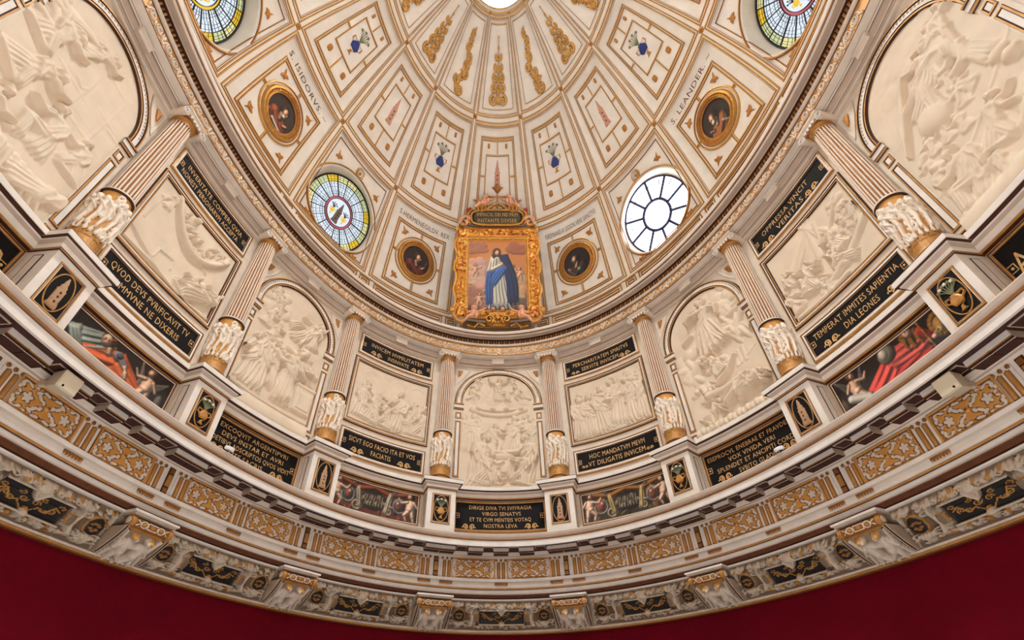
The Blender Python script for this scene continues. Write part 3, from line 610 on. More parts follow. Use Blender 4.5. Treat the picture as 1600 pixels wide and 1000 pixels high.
# ---------------------------------------------------------------- carved cove panels (children of trim_2)
st=(124,100,78); stl=(196,177,154); gd=(178,126,60); dk=(22,16,13)
cv=Cv(-.93,.93,.02,.98,.0085,st); cv.x=np.linspace(-.93,.93,cv.nx); cv.y=np.linspace(.02,.98,92); cv.ny=92; cv.X,cv.Y=np.meshgrid(cv.x,cv.y); cv.H=np.zeros((92,cv.nx)); cv.C=np.tile(np.array(st,float),(92,cv.nx,1))
YS=2.1  # metres -> cove parameter
def E(cx,cy,rx,ry,h,b=0,rot=0,c=None): cv.ell(cx,cy,rx,ry*YS,h,b,0,c)
for e in(-1,1):
    cv.path([(e*.98,.2),(e*.96,.5),(e*.90,.85),(e*.8,.93)],.03,.04,.035,0,stl)
    E(e*.765,.52,.15,.145,.05,0,0,st); E(e*.765,.54,.115,.115,.02,.045,0,gd); E(e*.765,.54,.098,.10,.001,.0655,0,dk)
    for j in range(7): a=j*.9+.2; E(e*.765+.045*math.cos(a),.54+.09*math.sin(a),.03,.013,.018,.062,0,(140,92,40))
    E(e*.765,.16,.06,.06,.06,0,0,stl); 
    for j in range(5): cv.cap((e*.765,.10),(e*.765+.09*math.sin((j-2)*.5),.30),.012,.02,.05,.03,stl)
    cv.path(spiral(e*.88,.30,.07,.02,1.2,0,e,14)*1.0,.022,.018,.05,0,stl); cv.path(spiral(e*.60,.26,.09,.02,1.2,1,-e,14),.022,.018,.06,0,stl); cv.path(spiral(e*.61,.72,.08,.02,1.2,2,e,14),.022,.016,.07,0,stl)
    cv.path([(e*.56,.15),(e*.52,.4),(e*.55,.7),(e*.5,.9)],.05,.04,.08,0,stl); E(e*.455,.5,.075,.10,.075,.01,0,stl); E(e*.455,.5,.055,.075,.01,.083,0,gd); E(e*.455,.5,.04,.055,.001,.094,0,(120,100,80))
    for j in range(6): E(e*(.1+j*.075),.13+.03*(j%2),.038,.04,.055,.0,0,stl if j%3 else gd)
    for j in range(5): E(e*(.1+j*.09),.87-.02*(j%2),.05,.04,.07,.0,0,stl if j%3 else st)
    for j in range(4): cv.path(spiral(e*(.15+.12*j),.9,.05,.015,1,j,e,10),.012,.012,.06,.03,stl if j!=1 else gd)
cv.rect(-.42,.42,.24,.78,.055,st)
def over(x0,x1,y0,y1,h,c): w=cv._w(x0,x1,y0,y1); cv.H[w]=h; cv.C[w]=np.array(c,float)
for a in((-.41,.41,.22,.27),(-.41,.41,.74,.79)): over(*a,.085,stl)
over(-.39,.39,.27,.74,.035,dk)
for e in(-1,1):
    cv.path([(e*.04,.30),(e*.12,.45),(e*.2,.4),(e*.28,.55),(e*.35,.5)],.012,.012,.03,.02,gd)
    for j in range(5): cv.path(spiral(e*(.07+.065*j),.5+.1*math.sin(j*2),.05,.012,1.3,j*1.3,e,12),.011,.007,.03,.018,gd)
cv.cap((-.08,.80),(0,.60),.04,.03,.06,.03,stl); cv.cap((.08,.80),(0,.60),.04,.03,.06,.03,stl); E(0,.82,.10,.07,.07,.02,0,stl); E(0,.22,.06,.06,.05,.05,0,stl); E(0,.3,.03,.05,.06,.03,0,gd)
for i in range(150):
    x,y=NR.uniform(-.93,.93),NR.choice([NR.uniform(.06,.24),NR.uniform(.80,.95),NR.uniform(.1,.9)])
    if abs(x)<.43 and .2<y<.8 or abs(abs(x)-.765)<.13 and .35<y<.75: continue
    a=NR.uniform(0,6); c_=stl if i%5 else gd
    if i%2: cv.path(spiral(x,y,NR.uniform(.025,.05),.012,1.1,a,1 if i%4==1 else -1,8),.016,.009,.05,.012,c_)
    else: cv.ell(x,y,NR.uniform(.02,.04),NR.uniform(.03,.06),.055,.01,0,c_)
cv.blur(1); g=cv.H
nz=Cv(-.93,.93,.02,.98,.0085); nz.x,nz.y,nz.nx,nz.ny=cv.x,cv.y,cv.nx,92; nz.H=np.zeros_like(cv.H); nz.noise(.012,26); n2=NR.rand(92,cv.nx)*.004
E2=np.zeros_like(cv.H)
cv.H=cv.H+np.where(cv.C.sum(-1)>300,n2,0)
COVE=cv
cv.H*=1.45
for k in range(-4,5): cv.mesh(cmap(bay(k)),'carved_cartouche',TR2,AT,h0=.004)
# ---------------------------------------------------------------- consoles under the cornice
def side(k): return 'left' if k<0 else 'right'
ORD={1:'first',2:'second',3:'third',4:'fourth'}
def make_console():
    t=thing('console_bracket','x','bracket')
    q=MB(); q.box(-.325,.325,-.33,.15,.40,.425,W_); q.box(-.30,.30,-.31,.15,.375,.40,STO); q.build('abacus',t)
    q=MB(); a=np.linspace(0,2*math.pi,20,endpoint=False); xs=[-.30,-.30,-.24,-.235,.235,.24,.30,.30]; rr=[.0,.062,.062,.055,.055,.062,.062,.0]
    q.rings([np.stack([np.full(20,x),-.25+r*np.cos(a),.305+r*np.sin(a)],-1) for x,r in zip(xs,rr)],[None,G,G,GB,GB,GB,G,G]); ro=q.build('scroll_roll',t,True)
    q=MB(); f=lambda x,y,h:np.stack(np.broadcast_arrays(np.asarray(x,float),-.25-(.056+np.asarray(h))*np.cos(np.asarray(y,float)),.305+(.056+np.asarray(h))*np.sin(np.asarray(y,float))),-1)
    for cx in(-.12,.12): ribbon(q,f,np.concatenate([circ(cx,-.2,.045,.6,20),circ(cx,-.2,.045,.6,20)[:2]]),.014,0,.01,PL,1,14)
    ribbon(q,f,[(-.065,-.75),(.065,-.75),(.065,.35),(-.065,.35),(-.065,-.75),(0,-.75)],.012,0,.01,PL,1,14)
    for cx in(-.2,.2): ribbon(q,f,[(cx*1.1,-.75),(cx*.85,-.2),(cx*1.1,.35)],.012,0,.01,PL,1,14)
    for cx in(-.12,0,.12): blob(q,f,circ(cx,-.2,.03,.35,12),.0,.008,G)
    q.build('strapwork',ro)
    def prof(v): P=np.array([(-.235,.24),(-.18,.20),(-.085,.13),(.02,.06),(.11,.005),(.14,-.01)]); k=np.linspace(0,1,6); return np.interp(v,k,P[:,0]),np.interp(v,k,P[:,1])
    cv=Cv(-.27,.27,0,.5,.0075,(150,126,102))
    for e in(-1,1):
        putto(cv,e*.105,.03,.44,-e,.085,0,((212,194,174),(196,172,146)),0); cv.ell(e*.115,.44,.045,.035,.08,.03,0,(206,146,66)); cv.path([(e*.25,0),(e*.2,.25),(e*.24,.5)],.02,.02,.05,0,(216,198,176))
    cv.ell(0,.30,.03,.03,.05,0,0,(206,188,166)); cv.ell(0,.30,.014,.014,.02,.045,0,(150,100,60)); cv.blur(1)
    def mp(x,y,h):
        v=1-np.asarray(y)/.5; yy,zz=prof(v); y2,z2=prof(v+.01); dy,dz=y2-yy,z2-zz; l=np.hypot(dy,dz)+1e-9
        return np.stack(np.broadcast_arrays(np.asarray(x,float),yy+dz/l*h,zz-dy/l*h),-1)
    cv.mesh(mp,'carved_figures',t,AT)
    q=MB(); q.box(-.29,.29,-.24,-.225,.225,.255,G); q.build('gilt_fillet',t)
    for e in(-1,1):
        q=MB(); v=np.linspace(0,1,12); yy,zz=prof(v); yy=yy-.045-.03*np.sin(v*math.pi); x0,x1=sorted((e*.27,e*.315))
        a=np.stack([np.full(12,x0),yy,zz],-1); b=np.stack([np.full(12,x1),yy,zz],-1); c=b+np.array([0,.30,.02]); d=a+np.array([0,.30,.02])
        q.rings([d,a,b,c],[None,STO,STO,STO],False); ribbon(q,lambda x,y,h:np.stack(np.broadcast_arrays(e*.292+np.asarray(x),np.interp(y,v,yy)-np.asarray(h),np.interp(y,v,zz)),-1),np.stack([np.zeros(10),np.linspace(.03,.97,10)],-1),.022,.001,.006,BR); q.build('side_fin',t)
    q=MB(); blob(q,lambda x,y,h:np.stack(np.broadcast_arrays(-.30-np.asarray(h,float),-.25+np.asarray(x),.305+np.asarray(y)),-1),circ(0,0,.04,.04),0,.008,PL); q.build('roll_eye',ro); q=MB(); blob(q,lambda x,y,h:np.stack(np.broadcast_arrays(.30+np.asarray(h,float),-.25+np.asarray(x),.305+np.asarray(y)),-1),circ(0,0,.04,.04),0,.008,PL); q.build('roll_eye',ro)
    q=MB(); q.box(-.33,.33,-.03,.2,.435,.475,WD); q.build('wood_fillet',t)
    return t
c0=make_console()
for k in(1,2,3,4,-1,-2,-3,-4):
    lb='carved console with gilded roll over putti, %s %s of the middle'%(ORD[abs(k)],side(k))
    loc=W(colpos(k),.0,3.562).tolist(); rz=rotz(colpos(k))
    if k==1: c0.location=loc; c0.rotation_euler=(0,0,rz); c0['label']=lb; c0['group']='carved consoles under the main cornice'
    else: dup(c0,loc,rz,lb)
# ---------------------------------------------------------------- pedestals
def pedestal(k,emb):
    lb='white pedestal with black oval panel showing a %s, %s %s of the middle'%(emb,ORD[abs(k)],side(k))
    t=thing('pedestal',lb,'pedestal','pedestals under the columns',W(colpos(k),0,0).tolist(),rotz(colpos(k)))
    q=MB(); q.box(-.29,.29,-.28,.1,4.97,5.9,W_); q.box(-.31,.31,-.30,.1,4.97,5.06,W_); q.build('body',t)
    q=MB()
    def ringbox(z,e): return np.array([(-.29-e,.1,z),(-.29-e,-.28-e,z),(.29+e,-.28-e,z),(.29+e,.1,z)])
    P_=[(5.885,0,None),(5.89,.018,D),(5.905,.02,G),(5.915,.02,D),(5.92,.03,W_),(5.95,.045,W_),(5.99,.075,TP),(6.01,.08,W_),(6.015,.115,D),(6.03,.12,W_),(6.085,.12,W_),(6.095,.118,D)]
    q.rings([ringbox(z,e) for z,e,_ in P_],[p[2] for p in P_],False); q.add(ringbox(6.095,.118),[(0,1,2,3)],W_); q.build('cap',t)
    fm=lambda x,y,h:np.stack(np.broadcast_arrays(np.asarray(x,float),-.281-np.asarray(h,float),np.asarray(y,float)),-1)
    q=MB(); frame(q,fm,o_rect(-.19,.19,5.215,5.80,4,4),[(0,0,None),(.002,.012,D),(.006,.014,G),(.02,.014,G),(.024,.006,D),(.03,.010,W_),(.034,.010,G),(.04,.002,D)]); q.build('panel_frame',t)
    q=MB(); patch(q,fm,-.155,.155,5.25,5.765,.003,BK,2,2); pn=q.build('painted_panel',t)
    q=MB(); ribbon(q,fm,np.concatenate([circ(0,5.508,.142,.248,40),circ(0,5.508,.142,.248,40)[:2]]),.016,.004,.012,G); q.build('gilt_oval',pn)
    q=MB()
    if emb=='tower': tower(q,fm,0,5.30,.14,.42,.005,TT)
    else: vase(q,fm,0,5.31,.27,.40,.005,G,G,LF,W_)
    q.build('painted_'+emb,pn)
    for e in(-1,1):
        sm=lambda x,y,h:np.stack(np.broadcast_arrays(e*(.291+np.asarray(h,float)),-.09+np.asarray(x,float),np.asarray(y,float)),-1)
        q=MB(); frame(q,sm,o_rect(-.06,.06,5.16,5.82,2,4),[(0,0,None),(.002,.006,D),(.012,.006,D),(.016,.003,PL),(.05,.003,W_)]); q.build('side_panel',t)
for k,e in((-4,'tower'),(-3,'vase'),(-2,'tower'),(-1,'vase'),(1,'tower'),(2,'vase'),(3,'tower'),(4,'vase')): pedestal(k,e)
# ---------------------------------------------------------------- columns
cr=(232,214,192); og=(206,146,70)
def drum(seed):
    global NR
    keepR=NR; NR=np.random.RandomState(seed); w=.6; cv=Cv(-w,w,0,.82,.009,og)
    for i in range(26):
        x,y=NR.uniform(-w,w),NR.uniform(.1,.74); cv.path(spiral(x,y,NR.uniform(.05,.11),.02,1.2,NR.uniform(0,6),1 if i%2 else -1,10),.03,.02,.04,0,cr)
    for x in np.linspace(-w,w,9):
        cv.ell(x,.62+.05*NR.rand(),.05,.06,.06,.01,0,cr); cv.cap((x,.55),(x+.03,.36),.055,.04,.05,.01,cr); cv.cap((x+.02,.36),(x-.02,.2),.04,.03,.045,.01,cr); cv.cap((x,.52),(x+.09,.44),.022,.018,.05,.02,cr); cv.cap((x,.52),(x-.08,.58),.022,.018,.05,.02,cr)
    for x in np.linspace(-w,w,13): cv.cap((x,.12),(x+.02,.20+.04*NR.rand()),.045,.01,.03,0,cr)
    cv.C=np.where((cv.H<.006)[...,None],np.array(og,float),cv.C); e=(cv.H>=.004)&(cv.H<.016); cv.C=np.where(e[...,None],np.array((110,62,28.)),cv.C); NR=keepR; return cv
def make_column():
    t=thing('column','x','column','fluted columns of the upper wall'); Z=6.1
    q=MB(); q.box(-.235,.235,-.235,.1,0,.04,G); q.lathe([(.225,.04),(.235,.06),(.235,.085),(.222,.105),(.205,.11),(.205,.13),(.218,.14),(.222,.16),(.214,.18),(.198,.19),(.196,.30),(.20,.33)],[G,G,G,G,D,GB,G,G,D,G,G],32)
    a=np.linspace(0,2*math.pi,24,endpoint=False)
    for i in range(12): 
        th=i*math.pi/6; q.add(np.array([[.205*math.cos(th-.2),.205*math.sin(th-.2),.30],[.205*math.cos(th+.2),.205*math.sin(th+.2),.30],[.215*math.cos(th),.215*math.sin(th),.40]]),[(0,1,2)],G)
    q.build('base',t)
    cv=drum(3); rr=.186
    def mp(x,y,h):
        th=np.asarray(x)/.6*math.pi*.62-math.pi/2; r=rr-.004+np.asarray(h); return np.stack(np.broadcast_arrays(r*np.cos(th),r*np.sin(th),.27+np.asarray(y)*1.10),-1)
    cv.mesh(mp,'carved_drum',t,AT)
    q=MB(); q.lathe([(.178,1.15),(.205,1.155),(.213,1.17),(.213,1.195),(.20,1.205),(.185,1.215)],[D,D,PL,PL,PL],32); q.build('collar',t,True)
    nf=22; rows=[]; ms=[]; n=nf*6; th=np.arange(n)/n*2*math.pi; ph=(np.arange(n)%6); dep=np.array([0,0,.45,1,1,.45])[ph]
    for z,r in((1.21,.183),(1.8,.181),(2.5,.172),(3.17,.160)): rr_=r-.018*dep*(r/.18); rows.append(np.stack([rr_*np.cos(th),rr_*np.sin(th),np.full(n,z)],-1))
    P=np.stack(rows); q=MB(); nx=np.concatenate([np.arange(n),[0]]); P2=P[:,nx]
    for j in range(n):
        m={0:W_,1:PL,2:GB,3:GB,4:GB,5:PL}[j%6]; q.grid(P2[:,j:j+2],m)
    q.build('fluted_shaft',t)
    q=MB(); q.lathe([(.158,3.165),(.172,3.172),(.172,3.185),(.160,3.19),(.165,3.21),(.195,3.25),(.20,3.27)],[G,G,D,GB,G,G],28); q.build('echinus',t,True)
    for e in(-1,1):
        q=MB(); x=e*.225; z=3.285; a=np.linspace(0,2*math.pi,20,endpoint=False)
        q.rings([np.stack([x+.07*r*np.cos(a),np.full(20,yy),z+.07*r*np.sin(a)],-1) for yy,r in((.1,1),(-.05,.8),(-.20,1),(-.205,.0))],[None,PL,PL,PL])
        vm=lambda X,Y,h:np.stack(np.broadcast_arrays(np.asarray(X,float),-.205-np.asarray(h,float),np.asarray(Y,float)),-1)
        ribbon(q,vm,spiral(x,z,.012,.068,2.1,math.pi/2,e,34),.018,0,.016,W_); p=circ(x,z,.066,.066,20); ribbon(q,vm,spiral(x,z,.004,.056,2.1,math.pi/2,e,30),.008,0,.004,BR); q.build('volute',t)
    q=MB(); q.box(-.20,.20,-.205,.1,3.325,3.36,PL); q.box(-.23,.23,-.215,.1,3.36,3.385,W_); q.box(-.25,.25,-.235,.1,3.385,3.415,PL); q.box(-.25,.25,-.20,.12,3.41,3.44,TP)
    for i in range(4): x=-.105+.07*i; blob(q,lambda X,Y,h:np.stack(np.broadcast_arrays(np.asarray(X,float),-.205-np.asarray(h,float),np.asarray(Y,float)),-1),circ(x,3.305,.024,.032,10),0,.02,W_)
    q.box(-.155,.155,-.2,.1,3.255,3.325,GB); q.build('abacus',t)
    return t
c0=make_column(); c0.location=W(colpos(1),0,6.1).tolist(); c0.rotation_euler=(0,0,rotz(colpos(1)))
dr2=None
for k in(1,2,3,4,-1,-2,-3,-4):
    lb='fluted cream column with carved gilt drum, %s %s of the central arch'%(ORD[abs(k)],side(k))
    if k==1: c0['label']=lb
    else: dup(c0,W(colpos(k),0,6.1).tolist(),rotz(colpos(k)),lb)
# ---------------------------------------------------------------- bays between the columns
FRM=[(0,0,None),(.003,.022,D),(.010,.03,D),(.013,.038,G),(.033,.04,G),(.036,.024,D),(.046,.022,D),(.049,.032,W_),(.069,.033,W_),(.072,.02,D),(.082,.018,D),(.085,.028,G),(.102,.028,G),(.106,.008,D),(.117,.003,D)]
WO=-.098
def carve(cv,big=0):
    cv.blur(4 if big else 1); cv.H*=.55 if big else 1.0; a=np.zeros_like(cv.H)
    for k_,am in((9,.007),(22,.004)):
        n=Cv(cv.x[0],cv.x[-1],cv.y[0],cv.y[-1],cv.d); n.x,n.y,n.nx,n.ny=cv.x,cv.y,cv.nx,cv.ny; n.H=np.zeros_like(cv.H); n.noise(am,k_); a+=n.H
    cv.H=cv.H+a*np.clip(cv.H/.03,.12,1)
def relief_rect(k,draw,label):
    t=thing('relief_panel',label,'relief','square reliefs between the columns',W(bay(k),0,6.96).tolist()); t.location=(0,0,0)
    mp=wmap(bay(k),WO); q=MB(); frame(q,mp,o_rect(-.985,.985,6.95,8.60,14,4),FRM); q.build('frame',t)
    cv=Cv(-.885,.885,7.05,8.50,.0105 if abs(k)==1 else .0095); draw(cv); carve(cv); cv.mesh(mp,'relief_field',t,RL,h0=.003)
def relief_arch(k,draw,label):
    t=thing('arched_relief',label,'relief','arched reliefs between the columns'); mp=wmap(bay(k),WO); ys=8.28
    q=MB(); frame(q,mp,o_arch(1.03,8.20,ys,40),[(0,0,None),(.004,.03,D),(.012,.045,D),(.015,.055,G),(.036,.055,G),(.04,.035,D),(.05,.035,D),(.053,.042,PL),(.09,.045,W_),(.128,.045,W_),(.132,.03,D),(.14,.03,D),(.143,.04,G),(.165,.04,G),(.169,.012,D),(.183,.004,D)],False); q.build('arch_frame',t)
    q=MB(); a=np.linspace(.12,math.pi-.12,46)
    for th in a: blob(q,mp,lobes(.955*math.cos(th),ys+.955*math.sin(th),.02,.02,4,.2,8),.044,.058,TP,.5)
    q.build('arch_beading',t,kind='stuff')
    for e in(-1,1):
        f=lambda x,y,h:mp(e*np.asarray(x),y,h)
        q=MB()
        q.rings([f(np.array([1.05,.82]),z,h) for z,h in((8.04,0),(8.045,.03),(8.06,.05),(8.08,.05),(8.09,.035),(8.17,.04),(8.175,.06),(8.20,.065),(8.205,0))],[None,D,G,D,PL,W_,D,G,PL],False); q.build('impost',t)
        q=MB(); patch(q,f,.84,1.06,6.12,8.04,.012,PL,2,4)
        for y0,y1 in((7.80,7.97),(6.36,7.74),(6.16,6.30)): frame(q,f,o_rect(.865,1.005,y0,y1,2,4),[(0,.012,None),(.002,.024,D),(.006,.028,G),(.024,.028,G),(.028,.018,D),(.036,.014,D),(.038,.02,W_)]); patch(q,f,.903,.967,y0+.038,y1-.038,.02,W_,1,2)
        q.build('pilaster_strip',t)
        q=MB(); blob(q,f,[(.98,9.17),(.985,8.98),(.93,9.03),(.865,9.17),(.90,9.185)],.004,.03,RO,.5); frame(q,f,lambda d:(np.array([1.055-d,1.055-d,1.055-d*2.4,.80+d*1.0,.68+d*2.4,.88+d]),np.array([9.26-d,9.0,8.68+d*3,9.02+d*1.2,9.26-d,9.26-d])),[(0,.012,None),(.006,.012,TP),(.03,0,PL)]); q.build('spandrel_leaf',t)
    cv=Cv(-.86,.86,6.12,9.15,.0115 if k==0 else (.0105 if abs(k)==2 else .0095)); draw(cv); carve(cv,abs(k)==4)
    m=(np.abs(cv.X)<.865)&((cv.Y<ys)|(cv.X**2+(cv.Y-ys)**2<.866**2)); cv.mesh(mp,'relief_field',t,RL,mask=m,h0=.003)
def square_motif(q,mp,x,y,z,e,m=LT):
    ribbon(q,mp,[(x,y-z),(x+e*z*1.6,y-z),(x+e*z*1.6,y+z),(x,y+z)],.014,.012,.016,m); blob(q,mp,circ(x+e*z*.75,y,.018,.018,8),.012,.018,m)
def scrollet(q,mp,x,y,z,m=LT):
    for e in(-1,1): ribbon(q,mp,np.concatenate([spiral(x+e*z*.55,y,z*.08,z*.42,1.5,math.pi/2,e,18),[(x+e*z*.1,y-z*.2)]]),z*.17,.012,.018,m); blob(q,mp,leaf3(x+e*z*.95,y-z*.15,z*.16,z*.14,1+e),.012,.018,m)
def tablet(k,y0,y1,lines,label,hw=.96,scr=(),fr='T',mot=(1,1)):
    hw=.94 if y0<6 else hw
    t=thing('inscription_tablet',label,'tablet','black inscription tablets'); mp=wmap(bay(k),WO)
    pr=[(0,0,None),(.004,.03,G),(.020,.034,G),(.024,.02,D),(.03,.03,W_),(.062,.032,W_),(.066,.016,D),(.070,.02,G),(.078,.02,G),(.082,.012,D)] if fr=='T' else [(0,.0,None),(.004,.025,G),(.016,.03,G),(.020,.016,D),(.026,.02,PL),(.036,.024,G),(.052,.024,G),(.056,.012,D)]
    ins=pr[-1][0]; q=MB(); frame(q,mp,o_rect(-hw,hw,y0,y1,14,3),pr); q.build('frame',t)
    q=MB(); patch(q,mp,-hw+ins,hw-ins,y0+ins,y1-ins,.011,BK,12,2); sl=q.build('slab',t)
    q=MB(); H=(y1-y0-2*ins); n=len(lines); lh=H/(n+.35)
    for i,(tx,a,b) in enumerate(lines): text(q,mp,tx,a,b,y1-ins-lh*(i+.98),lh*.66,.0125,LT)
    q.build('lettering',t,kind='stuff'); q=MB(); ym=(y0+y1)/2
    for e in(-1,1):
        if mot[(e+1)//2]: q=MB(); square_motif(q,mp,e*(hw-ins),ym-.0,.045,-e); q.build('gilt_square',t)
    for x,y,z in scr: q=MB(); scrollet(q,mp,x,y0+y*(y1-y0),z); q.build('gilt_scroll',t)
# --- relief subjects
def crowd(cv,x0,x1,y,n,ht,h=.05,b=0,pose=('stand',),jit=.05,seed=1):
    r=random.Random(seed)
    for i in range(n):
        x=x0+(x1-x0)*(i+.5)/n+r.uniform(-jit,jit); d=r.choice((-1,1)); fig(cv,x,y+r.uniform(-.03,.05),ht*r.uniform(.92,1.06),r.uniform(-.12,.12),d,((-r.uniform(.2,1),r.uniform(-.6,.8)),(r.uniform(.3,1.6),r.uniform(.4,2.4))),r.choice(pose),h*r.uniform(.8,1.15),b*(i%2))
def arches(cv,y0,y1,xs,w,h=.008):
    for x in xs:
        cv.rect(x-w-.02,x-w+.01,y0,y1,h); cv.rect(x+w-.01,x+w+.02,y0,y1,h)
        for j in range(12): a=j*math.pi/12; cv.cap((x+w*math.cos(a),y1+w*math.sin(a)),(x+w*math.cos(a+.27),y1+w*math.sin(a+.27)),.016,.016,h)
def d_l1(cv):
    arches(cv,7.75,8.2,(-.5,.15,.65),.16); cv.rect(-.1,-.08,7.7,8.45,.01); cv.rect(-.86,.86,7.06,7.10,.02)
    crowd(cv,.05,.86,7.28,5,.66,.045,0,('stand',),.03,4)
    fig(cv,-.72,7.14,.98,.12,1,((.5,1.2),(-.2,.4)),'sit',.075); fig(cv,-.42,7.12,.92,.25,1,((.8,1.4),(-.3,.3)),'kneel',.08,.01); fig(cv,-.62,7.35,.75,.05,1,((.4,1),),'stand',.05)
    fig(cv,-.08,7.10,.72,-.15,-1,((.9,1.6),(.4,1.2)),'kneel',.085,.01); fig(cv,.22,7.10,.98,-.08,-1,((.7,1.5),(-.3,.2)),'stand',.095); fig(cv,.55,7.1,.86,.05,-1,((.8,1.7),(-.4,.6)),'sit',.09); fig(cv,.78,7.1,.82,-.1,-1,((.5,1.3),(-.3,.5)),'kneel',.08)
def d_r1(cv):
    for x in(-.2,.25): arches(cv,7.9,8.1,(x,),.2,.01)
    cv.rect(-.86,.86,7.06,7.09,.02)
    crowd(cv,-.86,-.2,7.4,4,.8,.04,0,('stand',),.02,9); crowd(cv,.35,.86,7.4,3,.92,.04,0,('stand',),.02,5)
    for x,d,h_ in((-.76,1,1.0),(-.52,1,1.02),(-.22,1,1.14)): fig(cv,x,7.09,h_,.03*d,d,((.5,1.3),(-.3,.3)),'stand',.085)
    fig(cv,-.0,7.09,.55,.0,1,((.6,2.2),(-.3,.3)),'stand',.05); fig(cv,.20,7.14,1.2,0,-1,((.9,1.9),(.2,1.0)),'stand',.09); cv.rect(.05,.36,7.07,7.17,.03)
    for x,d,h_ in((.52,-1,1.15),(.74,-1,1.05)): fig(cv,x,7.09,h_,-.04,d,((.5,1.5),(-.4,.2)),'stand',.095)
def d_l3(cv):
    for j in range(12):
        a=j/12; x=-.52+1.25*a; y=8.40-.52*math.sin(a*math.pi)**.8-.12*a; x2=-.52+1.25*(a+1/12); y2=8.40-.52*math.sin(min(1,(a+1/12))*math.pi)**.8-.12*(a+1/12)
        cv.cap((x,y),(x2,y2),.055,.055,.09); cv.cap((x,y+.06),(x2,y2+.10),.05,.05,.05)
    for i in range(26):
        a=R.uniform(.12,.9); cv.ell(-.5+1.25*a+R.uniform(-.04,.04),8.41-.46*math.sin(a*math.pi)-.12*a+R.uniform(.05,.28),R.uniform(.03,.07),R.uniform(.025,.05),.07,.02,R.uniform(0,3))
    for x,y in((-.1,8.42),(.42,8.28),(.62,8.17)): cv.ell(x,y,.055,.06,.09,.01); cv.ell(x+.03,y-.01,.03,.035,.05,.06)
    fig(cv,-.62,8.05,.42,.2,1,((.8,1.6),(-.3,.8)),'fly',.05); cv.path([(.2,7.86),(.3,7.80),(.42,7.82),(.5,7.76)],.018,.012,.03)
    fig(cv,.30,7.16,.78,-1.05,-1,((1.2,2.4),(.6,1.6)),'stand',.11,.01); fig(cv,.18,7.12,.6,-.6,-1,((.5,1.2),(.9,2.0)),'kneel',.09); cv.ell(.62,7.52,.13,.10,.05); 
    for i in range(6): cv.cap((-.86+.11*i,7.33-.035*i),(-.76+.11*i,7.30-.035*i),.03,.03,.035)
    cv.cap((-.34,7.42),(-.06,7.47),.015,.015,.03); cv.cap((-.34,7.42),(-.36,7.24),.015,.015,.03); cv.cap((-.06,7.47),(-.04,7.3),.015,.015,.03); cv.path([(-.86,7.10),(-.3,7.14),(.3,7.06),(.86,7.09)],.03,.03,.03)
    cv.cap((-.80,7.6),(-.72,8.3),.012,.008,.02)
def d_r3(cv):
    for i in range(5): cv.cap((.15-.05*i,8.50),(-.62+.30*i,7.85-.06*i),.02,.07,.012+.003*i)
    cv.path([(.05,8.45),(-.15,8.05),(-.52,7.72),(-.8,7.62)],.02,.012,.035); cv.path([(.2,8.3),(.16,8.0),(.1,7.85)],.04,.02,.04)
    cloud(cv,.62,8.22,.2,.12,.05,9); cv.cap((.35,7.95),(.70,8.32),.035,.02,.045)
    fig(cv,.34,7.50,.58,.1,-1,((.7,1.8),(-.3,.4)),'kneel',.085); fig(cv,.62,7.62,.5,-.2,-1,((.8,1.8),(.3,.9)),'sit',.08); fig(cv,.80,7.6,.55,0,-1,((.5,1.3),(-.4,.3)),'sit',.075)
    fig(cv,.16,7.26,.52,-.25,-1,((1,2),(-.3,.6)),'kneel',.09); fig(cv,.48,7.22,.5,-.9,1,((.8,1.9),(.2,1)),'stand',.085); cv.path([(-.1,7.2),(.4,7.35),(.86,7.62)],.05,.06,.05)
    fig(cv,-.66,7.42,.62,.15,1,((.8,2.0),(-.4,.4)),'sit',.09); fig(cv,-.42,7.30,.62,.35,1,((.9,2.2),(.2,1.2)),'kneel',.1); fig(cv,-.70,7.2,.5,-.3,1,((.7,1.6),(-.3,.5)),'kneel',.085); fig(cv,-.76,7.72,.3,.2,1,((.6,1.6),),'stand',.06); fig(cv,-.30,7.10,.42,.5,1,((.8,2),(-.3,.6)),'sit',.07)
    cv.path([(-.8,7.1),(-.2,7.08),(.2,7.12)],.04,.04,.04); fig(cv,-.06,7.06,.36,.3,-1,((.8,1.9),(-.4,.5)),'kneel',.06)
